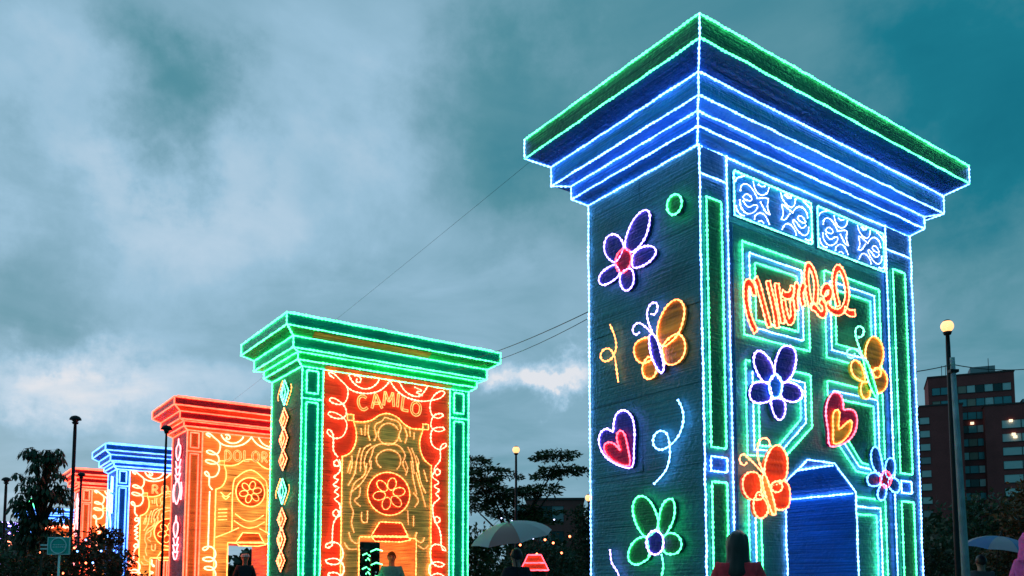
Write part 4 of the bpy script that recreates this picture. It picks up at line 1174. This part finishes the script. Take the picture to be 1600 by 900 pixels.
def cable(label, a, b, sag, r=.012, n=16):
    P = []
    for i in range(n + 1):
        t = i / n
        q = Vector(a).lerp(Vector(b), t)
        q.z -= sag * 4 * t * (1 - t)
        P.append(q)
    o = MB().tube(P, r, sides=5).build('cable', M['cable'])
    tag(o, label, 'cable', 'overhead cables')


def loc_on(tx, ty, s, d, z):
    c_, s_ = math.cos(YAW), math.sin(YAW)
    return (tx + s * c_ - d * s_, ty + s * s_ + d * c_, z)


cable('thin cable running from the blue tower cornice up over the green tower', loc_on(1.7207, 7.5652, -.45, 2.0, 5.75), loc_on(-9.1094, 23.5136, 1.0, 1.0, 6.2), .05, .0017)
cable('upper of two cables between blue tower and green tower', loc_on(1.7207, 7.5652, .02, 1.52, 4.05), loc_on(-3.9023, 15.4814, 3.7, 1.2, 6.02), .10, .005)
cable('lower of two cables between blue tower and green tower', loc_on(1.7207, 7.5652, .02, 1.52, 3.98), loc_on(-3.9023, 15.4814, 3.6, 1.6, 6.02), .22, .004)
cable('cable from the utility pole out of the right edge', (6.36, 12.0, 4.3), (9.6, 14.0, 4.95), .14, .007)
cable('cable from the utility pole to the back of the blue tower', (6.36, 12.0, 4.3), loc_on(1.7207, 7.5652, 3.571, 1.529, 3.9), .10, .007)


# ================================================================== sign
M['sign_green'] = plain('sign_green', (0.01, 0.46, 0.38), 0.4, vary=.15)
M['sign_white'] = plain('sign_white', (0.85, 0.88, 0.88), 0.4, vary=.08)
sg = empty('round_sign', (-7.49, 14.0, 0))
tag(sg, 'square green sign with white ring on a thin pale post', 'sign')
sz, sw, sh = 1.775, .185, .145
MB().box(-sw, sw, -.012, .012, sz - sh, sz + sh).build('board', M['sign_green'], sg)
m = MB()
for x0, x1, z0, z1 in ((-sw, sw, sz + sh - .012, sz + sh), (-sw, sw, sz - sh, sz - sh + .012), (-sw, -sw + .012, sz - sh + .0121, sz + sh - .0121), (sw - .012, sw, sz - sh + .0121, sz + sh - .0121)):
    m.box(x0, x1, -.016, -.0125, z0, z1)
m.build('border', M['sign_white'], sg)
m = MB()
q = [(.128 * math.cos(a), -.02, sz + .128 * math.sin(a)) for a in np.linspace(0, 2 * math.pi, 36, endpoint=False)]
m.tube(q, .011, True, 6)
m.build('ring', M['sign_white'], sg)
for zz, wds in ((.018, (.012, .02, .014, .03, .012, .016, .02)), (-.02, (.02, .012, .026, .014, .02, .03, .012, .014))):
    m = MB()
    x = -.095
    for w_ in wds:
        m.box(x, x + w_, -.017, -.0125, sz + zz - .007, sz + zz + .007)
        x += w_ + .011
    m.build('lettering', M['sign_white'], sg)
MB().tube([(0, .02, 0), (0, .02, sz - sh + .05)], .017, sides=8).build('post', M['sign_white'], sg)
for z_, lb in ((1.80, 'upper'), (1.735, 'lower')):
    o = MB().box(-8.05, -7.83, 14.45, 14.48, z_, z_ + .022).build('rail_board', M['sign_white'])
    tag(o, lb + ' of two short pale rail boards left of the round sign', 'board', 'pale rail boards')
o = MB().box(-8.06, -8.03, 14.482, 14.51, 0, 1.85).build('rail_post', M['bark'])
tag(o, 'dark post carrying the two pale rail boards', 'post')


# ================================================================== buildings behind
def brick_mat(name, c1, c2):
    m, nt, b = mat(name)
    tc = N(nt, 'ShaderNodeTexCoord')
    sp = N(nt, 'ShaderNodeSeparateXYZ')
    nt.links.new(tc.outputs['Object'], sp.inputs[0])
    ad = N(nt, 'ShaderNodeMath', operation='ADD')
    nt.links.new(sp.outputs[0], ad.inputs[0]); nt.links.new(sp.outputs[1], ad.inputs[1])
    cb = N(nt, 'ShaderNodeCombineXYZ')
    nt.links.new(ad.outputs[0], cb.inputs[0]); nt.links.new(sp.outputs[2], cb.inputs[1])
    br = N(nt, 'ShaderNodeTexBrick')
    br.inputs['Scale'].default_value = 2.2
    br.inputs['Color1'].default_value = (*c1, 1)
    br.inputs['Color2'].default_value = (*c2, 1)
    br.inputs['Mortar'].default_value = (*[x * .6 for x in c1], 1)
    nt.links.new(cb.outputs[0], br.inputs['Vector'])
    ns = N(nt, 'ShaderNodeTexNoise')
    ns.inputs['Scale'].default_value = .25
    ns.inputs['Detail'].default_value = 5
    nt.links.new(tc.outputs['Object'], ns.inputs['Vector'])
    mx = N(nt, 'ShaderNodeMix', data_type='RGBA', blend_type='MULTIPLY')
    mx.inputs[0].default_value = .6
    nt.links.new(br.outputs[0], mx.inputs[6])
    nt.links.new(mramp(nt, ns.outputs[0], [(.3, (.55, .55, .55)), (.7, (1, 1, 1))]), mx.inputs[7])
    nt.links.new(mx.outputs[2], b.inputs['Base Color'])
    b.inputs['Roughness'].default_value = .9
    return m


M['brick'] = brick_mat('brick', (.42, .075, .075), (.33, .06, .06))
M['brick_near'] = brick_mat('brick_near', (.45, .10, .09), (.38, .08, .075))
M['slab_edge'] = plain('slab_edge', (.07, .04, .042), .8)
M['glass_dark'] = plain('glass_dark', (.015, .03, .035), .12, vary=.3, scale=.5)
M['glass_teal'] = plain('glass_teal', (.10, .30, .34), .15, vary=.3, scale=.5)
M['blind'] = plain('blind', (.62, .66, .66), .7, vary=.12, scale=.7)
M['curtain_beige'] = plain('curtain_beige', (.35, .27, .22), .8, vary=.15)
M['render_grey'] = plain('render_grey', (.30, .31, .33), .85, vary=.12, scale=.4)
M['lit_window'] = plain('lit_window', (.8, .7, .5), .5, emit=(1.0, .78, .5), es=1.6)
PANES = [M['blind'], M['glass_teal'], M['glass_teal'], M['glass_dark'], M['curtain_beige']]
UNIT = {}


def unit_box(mt):
    if mt.name not in UNIT:
        b = MB().box(0, 1, 0, 1, 0, 1)
        o = b.build('pane', mt)
        UNIT[mt.name] = o.data
        bpy.data.objects.remove(o)
    return UNIT[mt.name]


def piece(name, mt, parent, x0, x1, y0, y1, z0, z1):
    o = bpy.data.objects.new(name, unit_box(mt))
    o.location = (x0, y0, z0)
    o.scale = (x1 - x0, y1 - y0, z1 - z0)
    return link(o, parent)


def block(name, label, loc, rz, w, d, h, top, pitch, wh, bands, x0, x1, npane, brick, panes, wall_top=0.0, lit=()):
    """brick block with continuous window bands; local x along the front, y away from it"""
    root = empty(name, loc, rz)
    tag(root, label, 'building', 'brick buildings in the background')
    m = MB()
    m.box(0, w, 0.35, d, 0, h)                       # body behind the band recesses
    # full-height brick outside the banded stretch, and the spandrels between bands
    if x0 > .1: m.box(0, x0, 0, .349, 0, h)
    if w - x1 > .1: m.box(x1, w, 0, .349, 0, h)
    zs = [top - i * pitch for i in range(bands)]
    prev = h
    for z in zs:
        m.box(x0 + .001, x1 - .001, 0.002, .348, z, prev)
        prev = z - wh
    m.box(x0 + .001, x1 - .001, 0.002, .348, 0, prev)
    m.build('wall', M[brick], root)
    MB().box(-.15, w + .15, -.15, d + .15, h, h + .35).build('parapet', M['slab_edge'], root)
    pw = (x1 - x0) / npane
    for bi, z in enumerate(zs):
        piece('sill', M['slab_edge'], root, x0, x1, -.12, .0015, z - wh - .18, z - wh - .002)
        for k in range(npane):
            mt = panes[int(rng.integers(0, len(panes)))]
            if (bi, k) in lit: mt = M['lit_window']
            piece('window', mt, root, x0 + k * pw + .08, x0 + (k + 1) * pw - .08, .12, .30, z - wh + .02, z - .02)
            piece('mullion', M['slab_edge'], root, x0 + k * pw - .06, x0 + k * pw + .06, .02, .16, z - wh + .005, z - .005)
    return root


RZ = math.atan2(-.383, .924)
FLATS = [block('apartment_block', 'tall brick apartment tower with long window bands', (95.6, 191.5, 0), RZ, 17.2, 12, 48.6, 46.2, 3.05, 1.65, 11, .7, 16.6, 9, 'brick', PANES, lit=()),
         block('apartment_block', 'blank walled brick wing left of the leaning pole', (84.5, 190.2, 0), RZ, 16.0, 14, 41.0, 38.6, 2.98, 1.5, 9, 1.0, 9.4, 4, 'brick', [M['blind'], M['blind'], M['render_grey']]),
         block('apartment_block', 'brick wing with white window bands at the right edge', (104.3, 184.5, 0), RZ, 26.0, 14, 40.6, 37.2, 3.0, 1.75, 9, 3.2, 25.5, 6, 'brick', [M['blind'], M['render_grey'], M['blind']], lit=())]
piece('plant_room', M['render_grey'], FLATS[0], 9, 14, 3, 8, 48.951, 51.0)
for ax in (3.0, 3.8, 12.5):
    piece('antenna', M['post'], FLATS[0], ax, ax + .12, 2, 2.12, 48.951, 51.5 + ax * .08)
piece('plant_room', M['render_grey'], FLATS[2], 8, 12, 4, 9, 40.951, 42.4)
for bl, (lx, lz) in ((0, (13.5, 39.3)), (0, (8.2, 37.2)), (0, (12.2, 31.5)), (2, (4.6, 36.7)), (2, (5.0, 33.7)), (0, (11.5, 26.2)), (2, (5.3, 33.1))):
    piece('wall_lamp', M['lit_window'], FLATS[bl], lx, lx + .7, -.35, -.13, lz, lz + .55)
rt = block('brick_house', 'small brick building behind the tiered tree', (2.0, 120, 0), R(-3), 8.2, 9, 13.2, 12.4, 3.6, 2.2, 3, 1.8, 5.4, 2, 'brick_near', [M['render_grey'], M['glass_dark']])
piece('stair_wall', M['render_grey'], rt, -1.4, .0, .2, 4, 0, 12.6)
"""far tree line that closes the view along the ground"""
n = 26000
az = rng.uniform(-.75, .78, n)
dist = rng.uniform(70, 88, n)
x = dist * np.sin(az); y = dist * np.cos(az)
hh = 3.6 + 1.6 * np.sin(az * 31) + 1.2 * np.sin(az * 67 + 1) + .9 * np.sin(az * 140)
z = hh * rng.uniform(0, 1, n) ** .6
far = leaf_mesh('distant_trees', np.stack([x, y, z], 1), unit(n), unit(n), rng.uniform(.5, 1.1, n), rng.uniform(.4, .8, n), M['leaf_dark'], None)
tag(far, 'low dark belt of distant trees closing the horizon', 'trees', kind='stuff')


# ================================================================== people and umbrellas
M['skin'] = plain('skin', (.36, .20, .14), .55, vary=.08)
M['hair'] = plain('hair', (.012, .009, .008), .45, vary=.3, scale=40)


def skin_mesh(verts, edges, radii, root_i=0, sub=2):
    me = bpy.data.meshes.new('tmp')
    me.from_pydata(verts, edges, [])
    o = bpy.data.objects.new('tmp', me)
    COL.objects.link(o)
    md = o.modifiers.new('skin', 'SKIN')
    md.use_smooth_shade = True
    for i, r_ in enumerate(radii):
        sv = me.skin_vertices[0].data[i]
        sv.radius = r_ if isinstance(r_, tuple) else (r_, r_)
        sv.use_root = (i == root_i)
    sb = o.modifiers.new('sub', 'SUBSURF')
    sb.levels = sub
    sb.render_levels = sub
    dg = bpy.context.evaluated_depsgraph_get()
    out = bpy.data.meshes.new_from_object(o.evaluated_get(dg))
    bpy.data.objects.remove(o)
    return out


def person(label, loc, rz, h, top_m, leg_m, arms='down', hood=False, headwear=None, long_hair=False):
    k = h / 1.72
    root = empty('person', loc, rz)
    tag(root, label, 'person')
    V, E, Rr = [], [], []

    def p(x, y, z, r, prev=None):
        V.append((x * k, y * k, z * k)); Rr.append(r * k if not isinstance(r, tuple) else tuple(q * k for q in r))
        i = len(V) - 1
        if prev is not None: E.append((prev, i))
        return i
    # x to the person's left, -y is forward
    pel = p(0, 0, .95, (.155, .11))
    wst = p(0, .01, 1.08, (.135, .10), pel)
    che = p(0, .01, 1.28, (.165, .115), wst)
    nkb = p(0, .015, 1.43, (.085, .075), che)
    nek = p(0, .0, 1.50, .060, nkb)
    jaw = p(0, -.015, 1.57, (.062, .072), nek)
    hed = p(0, .0, 1.64, (.075, .092), jaw)
    top = p(0, .005, 1.70, (.055, .07), hed)
    nos = p(0, -.105, 1.61, .012, hed)
    for s in (-1, 1):
        p(s * .085, .01, 1.62, .012, hed)             # ears
        sh_ = p(s * .165, .015, 1.40, .062, che)
        if arms == 'up' and s == 1:
            el = p(.24, -.03, 1.13, .045, sh_)
            wr = p(.17, -.25, 1.20, .03, el)
            pm = p(.15, -.30, 1.24, (.034, .026), wr)
            fdir = (0, -.6, .5)
        else:
            el = p(s * .235, .03, 1.13, .045, sh_)
            wr = p(s * .25, -.06, .90, .03, el)
            pm = p(s * .25, -.08, .83, (.036, .022), wr)
            fdir = (0, -.15, -1)
        for f, (ox, ln) in enumerate(((-.026, .068), (-.009, .08), (.009, .076), (.026, .06))):
            b0 = V[pm]
            a = p(b0[0] / k + ox, b0[1] / k + fdir[1] * .035, b0[2] / k + fdir[2] * .04, .0095, pm)
            p(b0[0] / k + ox * 1.05, b0[1] / k + fdir[1] * .035 - .016, b0[2] / k + fdir[2] * ln * 1.2, .008, a)
        b0 = V[pm]
        a = p(b0[0] / k - s * .035, b0[1] / k - .02, b0[2] / k + fdir[2] * .005, .0105, pm)
        p(b0[0] / k - s * .045, b0[1] / k - .035, b0[2] / k + fdir[2] * .035, .009, a)
        hp = p(s * .09, 0, .87, .095, pel)
        kn = p(s * .10, -.015, .49, .06, hp)
        an = p(s * .10, .02, .09, .042, kn)
        p(s * .11, -.13, .035, (.045, .032), an)
    body = skin_mesh(V, E, Rr, pel)
    body.name = 'body'
    body.materials.clear()
    body.materials.append(M['skin'])
    link(bpy.data.objects.new('body', body), root)
    # clothes: the same skeleton a little fatter, torso and sleeves, then hips and legs
    def garment(name, keep, grow, mt, extra=None):
        idx = [i for i in range(len(V)) if keep(i)]
        mp = {a: b for b, a in enumerate(idx)}
        ed = [(mp[a], mp[b]) for a, b in E if a in mp and b in mp]
        rr_ = [tuple((q + grow) for q in (Rr[i] if isinstance(Rr[i], tuple) else (Rr[i], Rr[i]))) for i in idx]
        me = skin_mesh([V[i] for i in idx], ed, rr_, 0)
        me.name = name
        me.materials.clear()
        me.materials.append(mt)
        link(bpy.data.objects.new(name, me), root)
    arm_idx = set()
    for a, b in E:
        pass
    def is_top(i):
        x_, y_, z_ = V[i][0] / k, V[i][1] / k, V[i][2] / k
        if i in (pel, wst, che, nkb): return True
        r0 = Rr[i] if not isinstance(Rr[i], tuple) else Rr[i][0]
        return abs(x_) > .12 and z_ > .88 and r0 >= .0295 * k and not isinstance(Rr[i], tuple) and z_ < 1.5
    garment('top', is_top, .018 * k, top_m)
    def is_leg(i):
        return i == pel or (V[i][2] / k < .90 and abs(V[i][0] / k) < .115 and not isinstance(Rr[i], tuple))
    garment('trousers', is_leg, .014 * k, leg_m)
    # hair: cap over the back and crown of the head
    m = MB()
    vs, fs = [], []
    n1, n2 = 16, 9
    for j in range(n2):
        ph = math.pi * .62 * j / (n2 - 1)
        for i in range(n1):
            a = 2 * math.pi * i / n1
            back = .5 - .5 * math.cos(a - math.pi / 2 + math.pi)   # 1 at the back
            ph2 = ph * (.62 + .55 * (0.5 + 0.5 * math.sin(a)))
            rr_ = 1.0 + .03 * math.sin(5 * a + j)
            vs.append((.088 * k * rr_ * math.sin(ph2) * math.cos(a), (.005 + .108 * rr_ * math.sin(ph2) * math.sin(a)) * k, (1.635 + .108 * rr_ * math.cos(ph2)) * k))
    for j in range(n2 - 1):
        for i in range(n1):
            i2 = (i + 1) % n1
            fs.append((j * n1 + i, (j + 1) * n1 + i, (j + 1) * n1 + i2, j * n1 + i2))
    m.add(vs, fs, 0, True)
    if long_hair:
        # a curtain of hair from the crown over the neck to the shoulders
        vs, fs = [], []
        n1 = 18
        prof = [(1.70, .075), (1.65, .098), (1.58, .102), (1.50, .10), (1.42, .112), (1.36, .12), (1.30, .105)]
        for j, (z_, r_) in enumerate(prof):
            for i in range(n1 + 1):
                a = math.pi * (-.12) + math.pi * 1.24 * i / n1
                w_ = 1 + .05 * math.sin(9 * a + j)
                vs.append((r_ * w_ * math.cos(a) * k, (.01 + r_ * 1.05 * w_ * math.sin(a)) * k, (z_ + .012 * math.sin(7 * a)) * k))
        for j in range(len(prof) - 1):
            for i in range(n1):
                b = j * (n1 + 1) + i
                fs.append((b, b + n1 + 1, b + n1 + 2, b + 1))
        m.add(vs, fs, 0, True)
    m.build('hair', M['hair'], root)
    for s in (-1, 1):
        MB().lathe([(0, -.009 * k), (.009 * k, 0), (0, .009 * k)], (s * .032 * k, -.088 * k, 1.635 * k), 8).build('eye', M['hair'], root)
    MB().box(-.024 * k, .024 * k, -.094 * k, -.082 * k, 1.563 * k, 1.570 * k).build('mouth', M['mouth'], root)
    if hood:
        hm = MB()
        prof = [(.02, .13), (.085, .105), (.125, .03), (.125, -.07), (.14, -.15), (.15, -.2)]
        vs, fs = [], []
        n1 = 14
        for (r_, z_) in prof:
            for i in range(n1 + 1):
                a = math.pi * (-.18) + math.pi * 1.36 * i / n1        # open towards the face
                vs.append((r_ * math.cos(a) * k, (.02 + r_ * 1.1 * math.sin(a)) * k, (1.64 + z_) * k))
        for j in range(len(prof) - 1):
            for i in range(n1):
                b = j * (n1 + 1) + i
                fs.append((b, b + n1 + 1, b + n1 + 2, b + 1))
        hm.add(vs, fs, 0, True)
        hm.build('hood', top_m, root)
    if headwear:
        hm = MB()
        for j, z_ in enumerate((1.665, 1.69, 1.715)):
            r_ = (.098, .095, .08)[j]
            hm.tube([(r_ * k * math.cos(a), (.005 + r_ * 1.15 * math.sin(a)) * k, z_ * k) for a in np.linspace(0, 2 * math.pi, 18, endpoint=False)], .012 * k, True, 6)
        hm.build('headband', headwear, root)
    return root


def fabric(name, col):
    return plain(name, col, .85, vary=.18, scale=25, bump=.2)


M['mouth'] = plain('mouth', (.2, .06, .05), .5)
M['cloth_red'] = fabric('cloth_red', (.80, .03, .05))
M['cloth_teal'] = fabric('cloth_teal', (.03, .30, .36))
M['cloth_dark'] = fabric('cloth_dark', (.015, .017, .025))
M['cloth_pink'] = fabric('cloth_pink', (.92, .06, .26))
M['cloth_grey'] = fabric('cloth_grey', (.10, .09, .10))
M['cloth_white'] = fabric('cloth_white', (.6, .62, .64))
M['denim'] = fabric('denim', (.03, .05, .10))

person('dark haired person in a red top facing the blue tower', (1.80, 6.75, 0), R(160), 1.54, M['cloth_red'], M['denim'], long_hair=True)
c1 = loc_on(-3.9023, 15.4814, 2.08, .35, 0)
person('person in a teal top standing in the green tower doorway', (c1[0], c1[1], 0), R(10), 1.78, M['cloth_teal'], M['cloth_dark'])
c2 = loc_on(-9.1094, 23.5136, 1.55, -.5, 0)
person('person with a white striped headband in front of the red tower doorway', (c2[0], c2[1], 0), R(25), 2.0, M['cloth_dark'], M['cloth_dark'], headwear=M['cloth_white'])
person('person in a pink raincoat at the right edge', (5.60, 9.1, 0), R(120), 1.66, M['cloth_pink'], M['denim'], hood=True)
person('person in dark clothes under the grey umbrella', (.06, 11.75, 0), R(200), 1.62, M['cloth_dark'], M['denim'], arms='up')
person('person in grey clothes under the blue umbrella', (7.30, 13.2, 0), R(170), 1.58, M['cloth_grey'], M['denim'], arms='up')


def umbrella(label, loc, r, h, tilt, rz, mats):
    """open umbrella: eight gores with ribs beneath, shaft and hooked handle"""
    root = empty('umbrella', loc)
    root.rotation_euler = (tilt[0], tilt[1], rz)
    tag(root, label, 'umbrella', 'open umbrellas held by people')
    n, rings = 8, 6
    for g_ in range(n):
        vs, fs = [], []
        for j in range(rings + 1):
            t = j / rings
            for i in range(5):
                a = 2 * math.pi * (g_ + i / 4) / n
                sag = 1 - .06 * math.sin(math.pi * i / 4) * t
                rr_ = r * math.sin(t * 1.25) / math.sin(1.25) * sag
                zz = h + r * .42 * (math.cos(t * 1.5) - 0) - r * .02 * math.sin(math.pi * i / 4) * t + (.025 * math.sin(math.pi * i / 4) if j == rings else 0)
                vs.append((rr_ * math.cos(a), rr_ * math.sin(a), zz))
        for j in range(rings):
            for i in range(4):
                b = j * 5 + i
                fs.append((b, b + 5, b + 6, b + 1))
        m = MB()
        m.add(vs, fs, 0, True)
        m.build('canopy_panel', mats[g_ % len(mats)], root)
        a = 2 * math.pi * g_ / n
        P = [(r * math.sin(t * 1.25) / math.sin(1.25) * math.cos(a) * .995, r * math.sin(t * 1.25) / math.sin(1.25) * math.sin(a) * .995, h + r * .42 * math.cos(t * 1.5) - .006) for t in np.linspace(0, 1, 7)]
        MB().tube(P, .004, sides=4).build('rib', M['post'], root)
    MB().tube([(0, 0, 0), (0, 0, h + r * .42 + .05)], .007, sides=6).build('shaft', M['post'], root)
    MB().lathe([(.018, h + r * .42 - .01), (.012, h + r * .42 + .03), (.004, h + r * .42 + .09), (0, h + r * .42 + .09)], n=8).build('finial', M['post'], root)
    MB().tube(smooth([(0, 0, .02), (0, 0, -.08), (.03, 0, -.12), (.06, 0, -.08)], .02), .012, sides=6).build('handle', M['post'], root)
    return root


def wet_cloth(name, col):
    m, nt, b = mat(name)
    b.inputs['Base Color'].default_value = (*col, 1)
    b.inputs['Roughness'].default_value = .35
    tr = N(nt, 'ShaderNodeBsdfTranslucent')
    tr.inputs[0].default_value = (*[c * 1.2 for c in col], 1)
    mx = N(nt, 'ShaderNodeMixShader')
    mx.inputs[0].default_value = .35
    nt.links.new(b.outputs[0], mx.inputs[1]); nt.links.new(tr.outputs[0], mx.inputs[2])
    nt.links.new(mx.outputs[0], nt.nodes['Material Output'].inputs[0])
    return m


M['umb_grey'] = wet_cloth('umb_grey', (.55, .55, .58))
M['umb_plum'] = wet_cloth('umb_plum', (.45, .22, .22))
M['umb_blue'] = wet_cloth('umb_blue', (.08, .2, .5))
M['umb_mauve'] = wet_cloth('umb_mauve', (.5, .38, .48))
umbrella('large grey umbrella between the green and blue towers', (.10, 11.42, 1.18), .56, .58, (R(10), R(-12), 0), R(10), [M['umb_grey'], M['umb_grey'], M['umb_plum']])
umbrella('blue and mauve umbrella below the brick flats', (7.33, 12.92, 1.16), .52, .50, (R(8), R(6), 0), R(0), [M['umb_blue'], M['umb_mauve']])


# ================================================================== stall and small lights
st = empty('vendor_stall', (.5, 19.0, 0))
st.scale = (.62, .62, 1.0)
tag(st, 'small vendor stall with glowing red canopy behind the grey umbrella', 'stall')
for sx in (-.45, .45):
    for sy in (-.3, .3):
        MB().tube([(sx, sy, 0), (sx, sy, 1.5)], .02, sides=6).build('leg', M['post'], st)
MB().box(-.5, .5, -.35, .35, .8, .9).build('counter', M['post'], st)
m = MB()
m.add([(-.24, -.2, 1.78), (.24, -.2, 1.78), (.24, .2, 1.78), (-.24, .2, 1.78), (-.5, -.4, 1.45), (.5, -.4, 1.45), (.5, .4, 1.45), (-.5, .4, 1.45)],
      [(0, 1, 2, 3), (0, 4, 5, 1), (1, 5, 6, 2), (2, 6, 7, 3), (3, 7, 4, 0)])
m.build('canopy', M['foil_red'], st)
for q in ([(-.24, -.22, 1.80), (.24, -.22, 1.80)], [(-.24, -.22, 1.8), (-.5, -.42, 1.46)], [(.24, -.22, 1.8), (.5, -.42, 1.46)], [(-.36, -.33, 1.62), (.36, -.33, 1.62)], [(-.5, -.42, 1.46), (.5, -.42, 1.46)]):
    MB().tube(dense(q, .1, False, .003), .017, sides=5).build('light_rope', M['led_red'], st)


def fairy(label, pts, led, r=.03):
    root = empty('fairy_lights', pts[0])
    tag(root, label, 'fairy lights', 'strings of small lights')
    o0 = np.array(pts[0])
    P = [tuple(np.array(q) - o0) for q in pts]
    MB().tube(smooth(P, .2), .006, sides=4).build('wire', M['cable'], root)
    for q in P:
        MB().lathe([(0, -r), (r * .8, -r * .5), (r, 0), (r * .7, r * .7), (0, r)], q, 8).build('bulb', M['led_' + led], root)


fairy('warm lights strung through the olive shrub below the small red tower', [(-10.9 + .28 * i, 19.0 + .1 * math.sin(i), 1.5 + .35 * math.sin(i * 1.9) + .03 * i) for i in range(6)], 'orange', .026)
fairy('blue lights strung beside the sign in front of the blue tower', [(-9.9 + .18 * i, 19.3, 1.9 + .3 * math.sin(i * 2.1)) for i in range(4)], 'blue', .024)
fairy('orange lights hanging above the red vendor stall', [(.2 + .2 * i, 20.5, 2.1 + .22 * math.sin(i * 2.3)) for i in range(7)], 'orange', .03)
fairy('white lights hanging over the grey umbrella', [(-.6 + .3 * i, 24.0, 2.75 + .3 * math.sin(i * 1.2)) for i in range(7)], 'white', .022)
o = MB().tube(smooth([(0, 0, 0), (.1, 0, .5), (.45, 0, .8), (.9, 0, .75), (1.0, 0, .4), (.7, 0, .25), (.5, 0, .5)], .1), .05, sides=6).build('light_curl', M['led_green'])
o.location = (-26.9, 46.5, 5.1)
tag(o, 'green glowing curl above the distant blue tower', 'light ornament')
MB().tube([(0, 0, -5.1), (0, 0, 0)], .05, sides=6).build('pole', M['post'], o)
# green lit pot plant in the passage of the green tower
pl = loc_on(-3.9023, 15.4814, 1.66, .45, 0)
pt = empty('potted_plant', (pl[0], pl[1], 0))
tag(pt, 'green lit plant standing in the green tower doorway', 'plant')
MB().lathe([(.0, 0), (.16, 0), (.2, .35), (.22, .36), (.2, .4), (0, .38)], n=14).build('pot', M['concrete'], pt)
MB().tube([(0, 0, .38), (.02, 0, 1.1), (0, 0, 1.75)], .015, sides=5).build('stem', M['bark'], pt)
for i in range(7):
    a = i * 2.1
    z_ = 1.25 + i * .09
    MB().add([(0, 0, z_), (.12 * math.cos(a) - .03 * math.sin(a), .12 * math.sin(a) + .03 * math.cos(a), z_ + .05), (.24 * math.cos(a), .24 * math.sin(a), z_ + .01), (.12 * math.cos(a) + .03 * math.sin(a), .12 * math.sin(a) - .03 * math.cos(a), z_ + .03)], [(0, 1, 2, 3)]).tube(
        [(0, 0, z_), (.12 * math.cos(a), .12 * math.sin(a), z_ + .055), (.24 * math.cos(a), .24 * math.sin(a), z_ + .015)], .012, sides=5, mi=1).build('leaf', [M['foil_green'], M['led_green']], pt)
